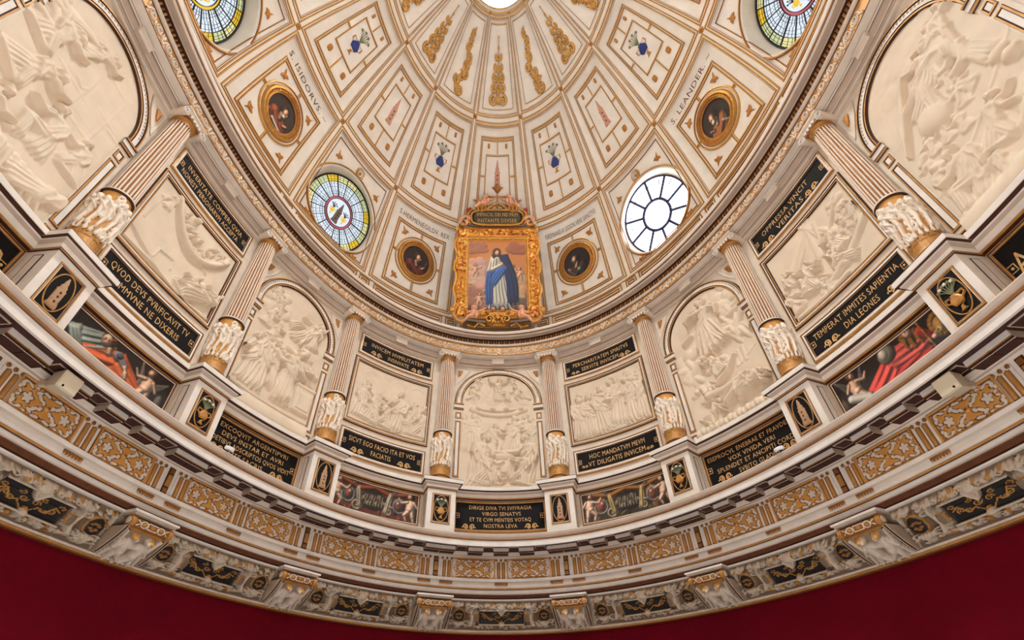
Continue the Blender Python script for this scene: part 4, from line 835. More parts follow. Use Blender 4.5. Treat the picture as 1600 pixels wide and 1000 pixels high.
def d_c(cv):
    cloud(cv,0,8.5,.6,.2,.03,18); fig(cv,0,8.32,.78,0,1,((1.9,2.9),(-1.9,-2.9)),'sit',.10); 
    for e in(-1,1):
        putto(cv,e*.52,8.36,.42,-e,.07,0,None,.3*e); putto(cv,e*.42,8.78,.3,-e,.05,0,None,.5*e); cv.path([(e*.6,8.45),(e*.75,8.36)],.05,.03,.05)
    cv.path([(-.62,8.08),(-.35,7.98),(0,7.95),(.3,7.97),(.62,8.08)],.06,.06,.05); cv.path([(-.62,8.12),(0,8.07),(.62,8.12)],.035,.035,.045)
    for x in(-.48,-.14,.18,.52): cv.ell(x,8.11,.062,.066,.09,.0); cv.ell(x+.02,8.10,.04,.05,.05,.06)
    crowd(cv,-.8,-.3,7.0,3,.92,.05,0,('stand',),.02,3); crowd(cv,.3,.8,7.0,2,.92,.05,0,('stand',),.02,8)
    fig(cv,-.50,6.28,1.36,.12,1,((.6,1.5),(-.2,.3)),'sit',.12); fig(cv,-.22,6.85,.88,.15,1,((.8,1.6),(-.3,.5)),'stand',.08); fig(cv,.55,6.28,1.30,-.12,-1,((.6,1.5),(-.3,.3)),'sit',.12); fig(cv,.16,6.98,.8,-.2,-1,((1,1.9),(-.3,.6)),'stand',.07); fig(cv,.72,6.95,.86,-.1,-1,((.5,1.4),(.2,.6)),'stand',.08)
    fig(cv,-.36,6.22,.85,.25,1,((.9,2),(-.2,.7)),'kneel',.14,.01); fig(cv,.42,6.22,.85,-.25,-1,((.9,2),(-.2,.7)),'kneel',.14,.01)
    cv.rect(-.28,.34,6.98,7.03,.09); cv.ell(.08,6.88,.28,.13,.13); cv.ell(.06,6.62,.17,.22,.11); cv.rect(-.3,-.27,6.5,6.98,.05); putto(cv,-.02,6.22,.42,1,.13)
    for i in range(5): cv.cap((-.7+.1*i,6.22),(-.55+.12*i,6.5),.05,.03,.07)
    cv.rect(-.86,.86,6.12,6.22,.05)
def d_l2(cv):
    cloud(cv,-.5,8.6,.3,.3,.06,12); fig(cv,.10,8.0,.85,.55,1,((1.8,2.7),(-1.2,-2.0)),'fly',.10); fig(cv,.38,8.05,.62,-.3,-1,((1.2,2.4),(-.6,.3)),'fly',.10); cv.ell(.42,7.86,.10,.11,.11)
    for x,y,h_ in((-.62,8.45,.42),(-.48,8.2,.4),(-.6,7.85,.5),(-.36,7.72,.44)): fig(cv,x,y,h_,.15,1,((.8,1.9),(-.4,.3)),'kneel',.075)
    cv.path([(.05,7.75),(.4,7.62),(.78,7.48)],.08,.06,.08)
    fig(cv,-.46,6.52,1.25,.08,1,((.9,1.7),(-.3,.1)),'stand',.13); fig(cv,-.62,6.5,1.12,-.05,-1,((.5,1.0),(-.2,.3)),'stand',.10); fig(cv,.16,6.62,1.2,.05,1,((.8,1.7),(.3,.9)),'stand',.14); fig(cv,-.14,6.8,.82,0,1,((1.0,2.4),(-.3,.4)),'stand',.09); cv.ell(-.10,6.92,.10,.26,.10,0,.4)
    fig(cv,.56,7.25,.6,-.1,-1,((.7,1.6),(-.4,.5)),'kneel',.07); cv.rect(.44,.84,6.62,7.12,.05); cv.rect(.50,.80,6.68,7.02,.07); cv.rect(.42,.86,7.12,7.19,.07)
    cv.cap((-.86,6.26),(.28,6.26),.17,.17,.11,0,None,.35); cv.cap((.34,6.26),(.9,6.26),.17,.17,.10,0,None,.35); cv.rect(-.86,.86,6.44,6.50,.05)
def d_r2(cv):
    cloud(cv,.35,8.55,.45,.35,.06,26); cloud(cv,.62,7.95,.22,.4,.08,16); cloud(cv,-.5,7.6,.3,.35,.05,16)
    fig(cv,-.12,7.72,1.22,-.28,-1,((1.5,1.2),(-1.0,.2)),'fly',.13,.02,None,6); cv.path([(-.55,8.22),(-.35,8.30)],.05,.06,.09)
    for i in range(6): cv.cap((-.1+.06*i,8.3),(-.25+.13*i,7.62+.03*i),.06,.05,.13,.02*(i%2))
    fig(cv,.02,7.15,.62,.35,-1,((1.2,2.3),(-.5,.5)),'kneel',.12); cloud(cv,-.05,7.3,.22,.14,.10,12); cv.path([(-.1,7.05),(.12,7.12),(.36,7.34)],.05,.04,.09)
    fig(cv,-.45,6.72,.5,.5,1,((1,2.4),(.3,1.2)),'kneel',.1); cloud(cv,-.55,7.0,.22,.1,.08,10)
    fig(cv,-.20,6.62,.8,1.25,1,((1.0,2.2),(.4,1.5)),'stand',.13); fig(cv,.10,6.60,.7,1.35,1,((.8,1.9),(.2,1.2)),'stand',.12,.02); cv.path([(-.4,6.85),(0,6.80),(.45,6.86)],.09,.06,.13); fig(cv,-.6,6.35,.6,.8,1,((1,2),(.3,.9)),'kneel',.11)
    for i in range(3): cv.rect(.3+.1*i,.36+.1*i,7.1,7.35+.05*i,.012)
    cv.path([(.35,7.1),(.6,7.2),(.8,7.28)],.012,.012,.015)
    for i in range(18): cv.ell(-.82+.095*i,6.24+.03*(i%2),.07,.10,.08)
    cv.rect(-.86,.86,6.12,6.20,.05)
def d_l4(cv):
    for x0,x1,y0,y1,h in((.0,.78,7.55,7.60,.014),(.1,.14,7.5,8.6,.01),(.3,.8,8.05,8.08,.014),(.52,.56,7.3,8.7,.012),(-.1,.5,8.6,8.63,.012),(.2,.5,7.7,8.3,.008),(.6,.8,7.3,7.9,.008),(-.2,.05,8.0,8.9,.007)): cv.rect(x0,x1,y0,y1,h)
    cv.rect(.62,.86,7.98,8.02,.016); cv.rect(-.3,.3,7.92,7.95,.012); cv.rect(.34,.37,7.5,8.05,.012)
    fig(cv,-.35,8.25,.75,.6,1,((1.3,2.4),(-.9,-.2)),'fly',.14); fig(cv,-.62,7.75,.85,.3,1,((1.2,2.0),(-.7,.2)),'kneel',.15); fig(cv,-.55,7.15,.9,.5,1,((1.2,1.9),(-.4,.3)),'kneel',.16); cloud(cv,-.62,8.3,.2,.3,.1,12)
    cv.path([(-.05,8.05),(.06,8.0),(.12,8.08)],.02,.015,.03); cv.path([(.0,7.62),(.12,7.5)],.025,.02,.03)
    fig(cv,.28,6.75,.95,.15,-1,((.8,1.8),(-.3,.4)),'sit',.15); fig(cv,.62,6.95,.72,.0,-1,((.7,1.8),(-.3,.4)),'kneel',.12); fig(cv,-.15,6.45,.95,.9,-1,((1.1,2.2),(.2,1)),'stand',.16); fig(cv,.2,6.35,.9,1.2,1,((1.2,2.3),(.3,1.1)),'stand',.15); fig(cv,-.6,6.3,.9,.3,1,((.9,2),(-.3,.4)),'sit',.15)
    for i in range(8): cv.cap((-.1+.1*i,6.55),(-.05+.11*i,6.2),.05,.02,.09)
    cv.rect(-.86,.86,6.12,6.18,.05)
def d_r4(cv):
    cloud(cv,.1,8.7,.6,.2,.03,14); fig(cv,-.38,7.95,.95,-1.0,-1,((1.4,2.2),(-.8,.3)),'fly',.14,.02,None,6); fig(cv,-.05,8.1,.8,-.9,-1,((1.2,2.0),(-.6,.3)),'fly',.13)
    for i in range(7): cv.cap((-.1-.02*i,8.55-.03*i),(-.55-.03*i,8.05-.07*i),.04,.03,.13)
    cv.ell(-.22,7.68,.24,.23,.17); cv.path([(-.62,7.45),(-.72,7.38)],.05,.04,.07)
    fig(cv,.42,8.0,.75,.4,1,((1.5,2.3),(-.9,-.1)),'fly',.13); cv.ell(.40,8.18,.2,.24,.13); cv.path([(.55,8.0),(.42,7.82),(.25,7.8)],.05,.06,.12)
    for x,y in((-.5,7.3),(-.3,7.25),(.05,7.4),(.15,7.7),(-.6,7.1),(.3,7.45),(-.1,7.15)): fig(cv,x,y,.36,R.uniform(-.4,.4),R.choice((-1,1)),((1,2),(-.5,.4)),'kneel',.07)
    cv.path([(-.86,6.85),(-.2,7.0),(.3,7.25),(.86,7.5)],.02,.02,.03)
    cv.ell(.62,7.42,.13,.08,.13); cv.ell(.68,7.28,.12,.08,.14); fig(cv,.6,7.5,.7,.3,-1,((1,2),(-.3,.4)),'stand',.1)
    fig(cv,-.42,6.35,1.0,-.1,-1,((.8,1.7),(-.3,.2)),'sit',.15); fig(cv,-.05,6.65,.75,.5,1,((1.2,2.1),(.2,1)),'kneel',.13); fig(cv,.22,6.55,.6,.9,1,((1.2,2.2),(.3,1.3)),'stand',.12); fig(cv,-.1,6.22,.62,.2,-1,((.8,1.8),(-.3,.4)),'kneel',.13); fig(cv,-.68,6.7,.6,0,1,((.7,1.8),(-.3,.4)),'sit',.11)
    cv.rect(.28,.72,6.6,7.0,.03); cv.rect(.32,.68,6.65,6.95,.04); cv.cap((-.86,6.26),(.9,6.26),.16,.16,.12,0,None,.35)
relief_arch(0,d_c,'central arched relief: raised figure in clouds above figures round a table')
relief_arch(-2,d_l2,'arched relief left of centre with tall robed figures, square altar and rounded step')
relief_arch(2,d_r2,'arched relief right of centre with a soaring robed figure over rocky ground')
relief_arch(-4,d_l4,'arched relief at the far left edge, buildings behind crowded figures')
relief_arch(4,d_r4,'arched relief at the far right edge, draped flyer beside a smooth globe')
relief_rect(-1,d_l1,'square relief with seated and kneeling crowd before faint arches, left of the central arch')
relief_rect(1,d_r1,'square relief with a row of standing robed figures, right of the central arch')
relief_rect(-3,d_l3,'square relief with a hanging sheet full of animals over a sleeper')
relief_rect(3,d_r3,'square relief with light rays slanting down onto two kneeling groups')
# --- tablets
S=(.62,.3,.10)
tablet(-1,8.70,9.27,[('INVICEM HVMILITATEM',-.66,.70),('INSINVATE',-.20,.34)],'black tablet reading INVICEM HVMILITATEM INSINVATE',scr=((-.50,.30,.14),(.55,.28,.14)))
tablet(1,8.70,9.27,[('PERCHARITATEM SPIRITVS',-.70,.72),('SERVITE INVICEM',-.50,.44)],'black tablet reading PERCHARITATEM SPIRITVS SERVITE INVICEM',scr=((-.66,.28,.10),(.60,.28,.14)),mot=(1,0))
tablet(-3,8.70,9.27,[('INVERITATE COMPERI QVIA',-.72,.74),('NONEST PERSONARVM ACCEPTA',-.78,.70)],'black tablet reading INVERITATE COMPERI QVIA with its last letters faded')
tablet(3,8.70,9.27,[('OPPRESSA VINCIT',-.66,.52),('VERITAS',-.36,.30)],'black tablet reading OPPRESSA VINCIT VERITAS',scr=((-.62,.26,.15),(.50,.28,.15)))
tablet(-1,6.27,6.83,[('SICVT EGO FACIO ITA ET VOS',-.74,.74),('FACIATIS',-.22,.22)],'black tablet reading SICVT EGO FACIO ITA ET VOS FACIATIS',scr=((-.52,.28,.14),(.52,.28,.14)))
tablet(1,6.27,6.83,[('HOC MANDATVM MEVM',-.62,.60),('VT DILIGATIS INVICEM',-.66,.58)],'black tablet reading HOC MANDATVM MEVM VT DILIGATIS INVICEM',scr=((-.74,.30,.07),(.68,.30,.08)))
tablet(-3,6.27,6.83,[('QVOD DEVS PVRIFICAVIT TV',-.76,.74),('COMMVNE NE DIXERIS',-.70,.62)],'black tablet reading QVOD DEVS PVRIFICAVIT TV COMMVNE NE DIXERIS')
tablet(3,6.27,6.83,[('TEMPERAT IMMITES SAPIENTIA',-.78,.78),('DIA LEONES',-.28,.34)],'black tablet reading TEMPERAT IMMITES SAPIENTIA DIA LEONES',scr=((-.56,.28,.14),(.60,.28,.14)))
DY=(5.235,5.875)
tablet(0,*DY,[('DIRIGE DIVA TVI SVFFRAGIA',-.62,.64),('VIRGO SENATVS',-.36,.42),('ET TE CVM MENTEIS VOTAQ',-.60,.62),('NOSTRA LEVA',-.32,.34)],'black dado tablet reading DIRIGE DIVA TVI SVFFRAGIA',scr=((-.62,.18,.13),(.62,.20,.13)),fr='D')
tablet(-2,*DY,[('EXCOQVIT ARGENTIPVRI',-.66,.70),('DEVS INSTAR ET AVRI',-.58,.64),('COETIBVS ADSCRIPTOS QVOS VIDIT',-.80,.80),('ESSE SACRIS',-.36,.30)],'black dado tablet reading EXCOQVIT ARGENTIPVRI DEVS INSTAR ET AVRI',scr=((-.58,.20,.13),(.58,.20,.13)),fr='D',mot=(0,1))
tablet(2,*DY,[('ESEPROCVL ENEBRAE ET FRAVDES',-.84,.76),('VOX VIVIDA VERI',-.46,.44),('SPLENDET ET ANCIPITI CORDA',-.72,.82),('SVBITO GLADIO',-.34,.42)],'black dado tablet reading ESEPROCVL ENEBRAE ET FRAVDES VOX VIVIDA VERI',scr=((-.62,.20,.13),(.62,.24,.13)),fr='D',mot=(1,0))
tablet(-4,*DY,[('VICTOR',-.1,.84)],'black dado tablet cut off by the left edge, letters IOR showing',fr='D')
tablet(4,*DY,[('AMBVLAT',-.82,.4)],'black dado tablet cut off by the right edge, letters AMBV showing',fr='D')
# ---------------------------------------------------------------- painted dado panels
def dado(k,draw,label):
    t=thing('dado_painting',label,'painting','painted panels of the dado'); mp=wmap(bay(k),WO)
    q=MB(); frame(q,mp,o_rect(-.945,.945,*DY,14,3),[(0,0,None),(.004,.025,G),(.02,.03,G),(.024,.016,D),(.03,.022,PL),(.045,.022,PL),(.05,.012,D)]); q.build('frame',t)
    cv=Cv(-.90,.90,DY[0]+.045,DY[1]-.045,.0085,(44,34,30)); draw(cv); lit(cv,1.6,.42); cv.blur(1,'C'); cv.mesh(mp,'canvas',t,PA,h0=.012,flat=True)
y0=DY[0]+.05
sk=(226,182,150); hr=(96,62,38)
def head(cv,x,y,z,d,hc,fc=(238,196,164)):
    cv.ell(x,y,z*1.15,z*1.2,.10,.07,0,hc); cv.ell(x+d*z*.28,y-z*.14,z*.74,z*.98,.07,.15,d*.15,fc); cv.ell(x+d*z*.75,y-z*.2,z*.16,z*.2,.05,.2,0,fc)
    for e in(.1,.58): cv.ell(x+d*z*e,y+z*.02,z*.13,z*.07,.03,.235,0,(92,58,44))
    cv.ell(x+d*z*.36,y-z*.66,z*.2,z*.07,.02,.235,0,(180,84,70))
    for i in range(6): cv.ell(x+z*(-.9+.34*i),y+z*(.7+.3*math.sin(i*1.2)),z*.34,z*.3,.07,.12,i,tuple(v*(.85+.1*(i%3)) for v in hc))
def d_p3l(cv):
    cv.rect(-.945,-.55,y0,y0+.6,.0,(60,48,40)); cv.ell(-.80,y0+.45,.12,.12,.05,0,0,(96,70,52))
    strip(cv,(-.62,y0+.20),(-.10,y0+.46),.17,.13,.12,.0,4,.2,1,(150,160,150)); strip(cv,(-.66,y0+.34),(-.44,y0+.06),.09,.08,.1,.06,3,.25,2,(166,172,158))
    strip(cv,(-.50,y0+.10),(.10,y0+.27),.16,.20,.11,.02,3,.13,0,(196,92,46)); strip(cv,(.0,y0+.30),(.46,y0+.02),.19,.17,.12,.02,3,.13,1,(204,98,50)); strip(cv,(-.34,y0+.02),(.34,y0+.10),.12,.14,.11,.04,3,.15,2,(186,80,40))
    head(cv,-.20,y0+.47,.095,-1,(150,98,62)); cv.cap((-.14,y0+.38),(-.12,y0+.33),.05,.05,.1,.05,sk)
    cv.ell(.02,y0+.37,.085,.075,.10,.06,0,(150,152,158)); cv.ell(.03,y0+.39,.05,.04,.05,.14,0,(96,96,104)); strip(cv,(.04,y0+.38),(.17,y0+.30),.05,.045,.08,.1,3,.3,0,(190,190,194)); cv.cap((.16,y0+.30),(.20,y0+.25),.032,.03,.08,.14,sk)
    for j in range(4): cv.cap((.18+.012*j,y0+.26),(.185+.022*j,y0+.17),.013,.010,.07,.16,sk)
    strip(cv,(.36,y0+.54),(.46,y0+.25),.02,.05,.05,.02,4,.35,0,(150,140,128)); putto(cv,.56,y0-.02,.56,-1,.12,.04,(sk,(130,92,60))); strip(cv,(.84,y0+.46),(.68,y0+.32),.02,.06,.06,.02,4,.35,0,(120,112,104)); cv.ell(.80,y0+.16,.06,.12,.05,0,0,(96,90,82))
def d_p3r(cv):
    strip(cv,(-.46,y0+.02),(.0,y0+.30),.15,.16,.11,.02,3,.13,0,(206,78,68)); strip(cv,(-.08,y0+.34),(.50,y0+.30),.14,.15,.11,.03,3,.13,1,(214,92,82)); strip(cv,(-.30,y0+.0),(.46,y0+.10),.14,.16,.11,.03,3,.15,2,(188,64,58))
    cv.ell(-.02,y0+.44,.135,.135,.12,.06,0,(150,140,122)); cv.ell(-.06,y0+.47,.07,.08,.05,.15,0,(206,196,176))
    strip(cv,(.34,y0+.50),(.34,y0+.26),.13,.16,.12,.04,3,.2,0,(136,98,52)); head(cv,.32,y0+.53,.08,1,(156,104,58)); strip(cv,(.46,y0+.46),(.58,y0+.28),.06,.05,.09,.08,2,.25,0,(190,58,56)); cv.ell(.60,y0+.25,.045,.035,.09,.12,0,sk)
    cv.cap((.54,y0+.04),(.51,y0+.56),.012,.012,.1,.14,(206,160,88)); cv.ell(.51,y0+.55,.028,.05,.08,.15,0,(196,150,80))
    for i in range(14): cv.ell(.74+.11*math.cos(i*.45),y0+.34+.13*math.sin(i*.45),.05,.055,.08,.04,i,(150,112,60))
    cv.ell(.73,y0+.33,.09,.11,.1,.08,0,(176,136,76)); cv.ell(.70,y0+.28,.05,.05,.08,.14,0,(200,164,104)); cv.ell(.675,y0+.29,.016,.014,.05,.18,0,(60,40,30)); cloud(cv,.84,y0+.5,.08,.08,.05,6,(150,136,112))
    putto(cv,-.62,y0+.04,.52,1,.11,.03,(sk,(110,74,46))); strip(cv,(-.86,y0+.54),(-.72,y0+.36),.02,.06,.05,.02,4,.35,0,(130,120,110)); cv.cap((-.74,y0+.20),(-.50,y0+.10),.065,.065,.06,.12,(206,196,180)); strip(cv,(-.42,y0+.54),(-.5,y0+.34),.02,.05,.06,.02,4,.35,0,(120,112,106)); cv.ell(-.86,y0+.15,.06,.1,.05,0,0,(90,70,50))
def d_p1(cv,red):
    cv.C[:]=(98,46,32) if red else (60,50,36)
    for i in range(70): cv.ell(NR.uniform(-.9,.9),NR.uniform(y0,y0+.6),NR.uniform(.03,.12),NR.uniform(.02,.06),.02,NR.uniform(0,.01),NR.uniform(0,3),[(130,58,38),(66,38,28),(112,74,46),(84,46,34)][i%4] if red else [(96,76,44),(50,44,34),(126,84,46),(70,52,36)][i%4],1)
    cv.path([(-.7,y0+.52),(-.3,y0+.44),(0,y0+.52),(.3,y0+.44),(.7,y0+.52)],.05,.045,.06,.01,(150,78,44) if red else (170,112,54))
    cv.ell(0,y0+.27,.27,.19,.03,.012,0,(38,28,26))
    for e in(-1,1):
        strip(cv,(e*.34,y0+.46),(e*.26,y0+.06),.05,.06,.09,.03,2,.3,e,(178,164,142) if red else (190,158,98)); cv.path(spiral(e*.33,y0+.12,.10,.03,1.1,e,e,14),.025,.018,.07,.03,(170,150,124)); cv.ell(e*.52,y0+.28,.13,.16,.08,.01,0,(70,76,78) if red else (136,84,54)); cv.ell(e*.52,y0+.28,.075,.10,.07,.06,0,(150,74,58)); cv.ell(e*.50,y0+.31,.04,.045,.06,.12,0,(190,140,116)); cv.path(spiral(e*.54,y0+.25,.15,.11,.7,1,e,12),.018,.016,.06,.07,(150,148,138))
        putto(cv,e*.76,y0-.0,.56,-e,.11,.03,(sk,(86,56,36))); cv.ell(e*.88,y0+.25,.04,.2,.04,0,0,(54,40,34)); cv.ell(e*.42,y0+.5,.06,.03,.05,.03,0,(96,104,110))
    for i in range(9): cv.ell(-.2+.05*i,y0+.27+.07*math.sin(i*2.3),.045,.06,.06,.02,i,[(120,104,80),(92,74,56),(150,132,104)][i%3])
    for i in range(7): cv.cap((-.18+.06*i,y0+.16),(-.12+.05*i,y0+.36),.014,.01,.06,.05,(146,130,98))
dado(-3,d_p3l,'dado painting of a reclining woman in orange drapery with a winged child')
dado(3,d_p3r,'dado painting of a woman in red drapery with globe, sceptre and lion')
dado(-1,lambda c:d_p1(c,True),'dado painting of scrollwork on dull red ground between two nude children, left')
dado(1,lambda c:d_p1(c,False),'dado painting of scrollwork on dark olive ground between two nude children, right')
# ---------------------------------------------------------------- saints' portraits in round frames
def portrait(k,label,robe,bg,draw):
    t=thing('portrait_tondo',label,'portrait','round portraits in the dome'); kx=kx_of(k); dm0=dmap(k); ky=DEG/RM*.97; c0=23.9
    mp=lambda x,y,h:dm0(np.asarray(x)*kx-.012,c0+np.asarray(y)*ky,BED+np.asarray(h))
    q=MB(); frame(q,mp,o_ell(0,0,.66,.66,64),[(0,0,None),(.01,.04,GD),(.035,.05,GD),(.045,.02,GB),(.075,.02,DW),(.09,.03,GB),(.11,.075,GD),(.15,.085,GL),(.18,.06,GB),(.19,.07,GD),(.21,.075,GL),(.225,.05,GB),(.24,.055,GD),(.262,.04,GB),(.272,.02,BR)]); fr=q.build('frame',t)
    q=MB()
    for i in range(44): a=i*2*math.pi/44; blob(q,mp,lobes(.475*math.cos(a),.475*math.sin(a),.026,.026,4,.15,8),.055,.085,GL)
    q.build('frame_beading',fr,kind='stuff')
    cv=Cv(-.40,.40,-.40,.40,.011,bg); draw(cv,robe); lit(cv,2.,.25); cv.blur(1,'C'); cv.mesh(mp,'canvas',t,PA,mask=np.hypot(cv.X,cv.Y)<.402,h0=.022,flat=True)
def bust(dx,beard,prop):
    def f(cv,robe):
        cv.ell(0,-.34,.34,.30,.12,0,0,robe); cv.cap((-.16*dx,-.12),(.16*dx,-.38),.12,.10,.14,.02,robe); cv.cap((-.2*dx,-.2),(-.1*dx,-.4),.06,.06,.12,.08,tuple(v*.7 for v in robe))
        cv.ell(.02*dx,.12,.135,.15,.12,.04,0,(58,38,28)); cv.ell(.06*dx,.10,.085,.115,.12,.10,.1*dx,(206,158,124)); cv.ell(.13*dx,.09,.025,.03,.06,.18,0,(212,164,130)); cv.cap((.0,.0),(.04*dx,-.12),.06,.06,.1,.06,(180,132,102))
        if beard: cv.ell(.08*dx,.0,.07,.07,.1,.14,0,(80,58,44) if beard==1 else (196,186,174))
        cv.cap((.2*dx,-.16),(.27*dx,-.10),.04,.035,.12,.12,(196,146,112))
        prop(cv,dx)
    return f
portrait(-1,'round portrait of a long haired man in red, left of the gilded altarpiece',(112,44,30),(44,32,28),bust(1,1,lambda c,d:c.cap((.28,-.05),(.33,.10),.012,.006,.1,.1,(190,180,160))))
portrait(1,'round portrait of a dark clad figure holding a green orb, right of the gilded altarpiece',(58,40,36),(40,30,28),bust(-1,0,lambda c,d:(c.ell(.04,-.22,.08,.08,.14,.14,0,(110,140,110)),c.cap((-.30,-.12),(-.12,-.34),.02,.02,.1,.12,(200,190,180)))))
portrait(-3,'round portrait of a red brown robed bishop under the name S. ISIDORVS',(146,70,40),(56,42,32),bust(1,2,lambda c,d:c.cap((-.1,-.3),(.2,-.36),.05,.05,.12,.1,(206,196,180))))
portrait(3,'round portrait of an elderly saint in brown under the name S. LEANDER',(126,78,44),(46,34,26),bust(-1,2,lambda c,d:c.cap((.1,-.2),(.2,-.32),.04,.04,.12,.1,(196,180,160))))
# ---------------------------------------------------------------- gilded altarpiece leaning with the dome
al=thing('altarpiece','gilded framed altarpiece of a woman in blue and white, under the dome axis','painting',None,(0,7.3,10.32))
def plane(yo,zo,ang):
    c,s=math.cos(ang),math.sin(ang)
    return lambda x,y,h:np.stack(np.broadcast_arrays(np.asarray(x,float),yo-np.asarray(y,float)*s-np.asarray(h,float)*c,zo+np.asarray(y,float)*c-np.asarray(h,float)*s),-1)
m1=plane(0,0,math.atan2(1.1,3.1)); m2=plane(-1.1,3.1,math.atan2(.95,.74))
q=MB(); b_=plane(.06,.02,math.atan2(1.1,3.1))
q.rings([b_(np.array(x),np.array(y),0) for x,y in(([-1.15,1.15],[.4,.4]),([-1.15,1.15],[3.15,3.15]))],[None,BR],False); q.build('back_board',al)
cv=Cv(-1.24,1.24,.30,3.20,.0135,(214,148,60)); X,Y=cv.X,cv.Y
dout=np.minimum(np.minimum(X+1.18-.04*np.sin(Y*9),1.18-X-.04*np.sin(Y*9)),np.minimum(Y-.36,3.17-Y)); 
cv.H=np.where(dout<.06,.05,np.where(dout<.12,.10,np.where(dout<.27,.06,np.where(dout<.31,.10,np.where(dout<.37,.05,.02)))))*1.0
for i in range(520):
    e=NR.rand(); 
    if e<.36: x,y=-1.0+NR.uniform(-.1,.1),NR.uniform(.4,3.1)
    elif e<.72: x,y=1.0+NR.uniform(-.1,.1),NR.uniform(.4,3.1)
    elif e<.86: x,y=NR.uniform(-1.1,1.1),2.98+NR.uniform(-.1,.1)
    else: x,y=NR.uniform(-1.1,1.1),.48+NR.uniform(-.1,.08)
    cv.ell(x,y,NR.uniform(.02,.06),NR.uniform(.02,.05),.06,.07,NR.uniform(0,3),[(226,162,66),(206,132,48),(240,190,96),(176,84,40)][i%4] if i%23 else (150,52,30))
per=[(-.86+.05*i,y) for i in range(35) for y in(.63,2.80)]+[(x,.68+.05*i) for i in range(43) for x in(-.85,.85)]
for x,y in per: cv.ell(x,y,.02,.02,.05,.08,0,(252,214,130))
cv.blur(1); inn=(abs(X)<.79)&(Y>.575)&(Y<2.73); msk=(dout>-.02)&~inn; cv.mesh(m1,'gilded_frame',al,mat('gilt_carving',(255,255,255),.35,.45,.2,30,attr=True),mask=msk)
cv=Cv(-.80,.80,.57,2.74,.0105,(206,128,74))
gy=(cv.Y-.57)/2.17; cv.C[:]=np.array((176,130,98.))*(1-gy)[...,None]+np.array((196,118,58.))*gy[...,None]; cv.C+=(np.array((226,176,120.))-cv.C)*np.exp(-((cv.X+.25)**2/.18+(cv.Y-1.75)**2/.25))[...,None]*.7
def puff(n,x,y,w,h,c):
    for i in range(n): cv.ell(x+NR.uniform(-w,w),y+NR.uniform(-h,h),NR.uniform(.07,.2),NR.uniform(.05,.15),.018,NR.uniform(0,.012),0,tuple(v*NR.uniform(.92,1.05) for v in c))
puff(30,-.58,1.75,.2,.38,(206,166,142)); puff(24,.58,1.3,.18,.3,(190,146,112)); puff(34,-.5,.95,.3,.25,(158,112,92)); puff(34,.5,.8,.3,.22,(104,84,72)); puff(20,-.6,2.55,.2,.12,(164,108,84)); puff(18,.58,2.5,.22,.12,(150,92,62)); puff(20,-.1,.66,.7,.07,(84,66,60)); cv.blur(5,'C')
for x,y,d in((-.5,.72,1),(-.28,.95,1),(.62,1.5,-1),(.44,1.58,-1),(-.62,1.62,1)): putto(cv,x,y,.40,d,.06,.02,((216,164,134),(140,92,62)))
strip(cv,(.02,1.85),(.05,.68),.17,.33,.14,.05,6,.14,.5,(200,196,180)); strip(cv,(.16,2.22),(.40,.82),.15,.17,.13,.10,3,.16,1,(34,46,84),.10); strip(cv,(-.10,2.02),(-.22,.78),.13,.10,.13,.12,3,.2,2,(62,96,160),-.06); strip(cv,(.2,1.95),(-.18,1.38),.13,.14,.14,.14,4,.18,0,(70,108,176))
strip(cv,(-.08,2.22),(-.18,1.76),.10,.12,.13,.15,3,.2,1,(226,220,206)); strip(cv,(.02,2.22),(.08,1.9),.12,.12,.12,.10,3,.16,2,(206,196,180)); cv.cap((-.14,1.84),(.10,1.98),.05,.04,.12,.2,(222,206,184)); cv.ell(.13,2.0,.05,.075,.10,.26,.3,(220,166,130))
cv.ell(-.02,2.38,.115,.14,.1,.14,0,(78,50,34)); cv.cap((-.09,2.3),(-.12,2.02),.06,.04,.1,.15,(78,50,34)); cv.cap((.05,2.3),(.12,2.1),.05,.03,.1,.13,(78,50,34)); cv.ell(0,2.36,.065,.09,.1,.24,-.2,(220,166,132)); cv.ell(.022,2.36,.012,.022,.04,.335,0,(228,180,146))
lit(cv,1.1,.5); cv.blur(1,'C'); cv.mesh(m1,'painting',al,PA,flat=True,h0=.015)
# crest with tablet
OL=mat('olive_slab',(74,68,46),.6); q=MB(); ins_=[]
def slab(mp,out,h,m,m_rim): a=np.array(out,float); blob(q,mp,a,0,h,m,.93)
a=np.linspace(0,2*math.pi,44,endpoint=False); ov=np.stack([.72*np.sign(np.cos(a))*abs(np.cos(a))**.5,.22+.20*np.sign(np.sin(a))*abs(np.sin(a))**.6],-1)
slab(m2,ov,.16,OL,G); pl=q.build('crest_tablet',al); 
q=MB(); ribbon(q,m2,np.concatenate([ov*[1.03,1.05]-[0,.01],(ov*[1.03,1.05]-[0,.01])[:2]]),.09,.04,.2,GL); q.build('crest_rim',pl)
q=MB(); text(q,m2,'IMMACVL DEI NEI PRIM',-.58,.58,.25,.11,.165,LT); text(q,m2,'INSTANTE DSVSER',-.56,.56,.08,.11,.165,LT); q.build('lettering',pl,kind='stuff')
for e in(-1,1):
    q=MB(); ribbon(q,m2,spiral(e*.46,.50,.03,.15,1.6,-math.pi/2,-e,30),.09,.05,.2,GL); blob(q,m2,circ(e*.46,.50,.06,.06,14),.1,.2,GL); ribbon(q,m2,[(e*.30,.46),(e*.18,.52),(e*.10,.6),(0,.62)],.09,.05,.18,GL); q.build('crest_volute',al)
    q=MB(); ribbon(q,m2,[(e*.78,.05),(e*.86,.2),(e*.80,.38),(e*.70,.46)],.10,.03,.17,GL); blob(q,m2,lobes(e*.80,.44,.10,.07,5,.2),.05,.18,CL); q.build('side_scroll',al)
q=MB()
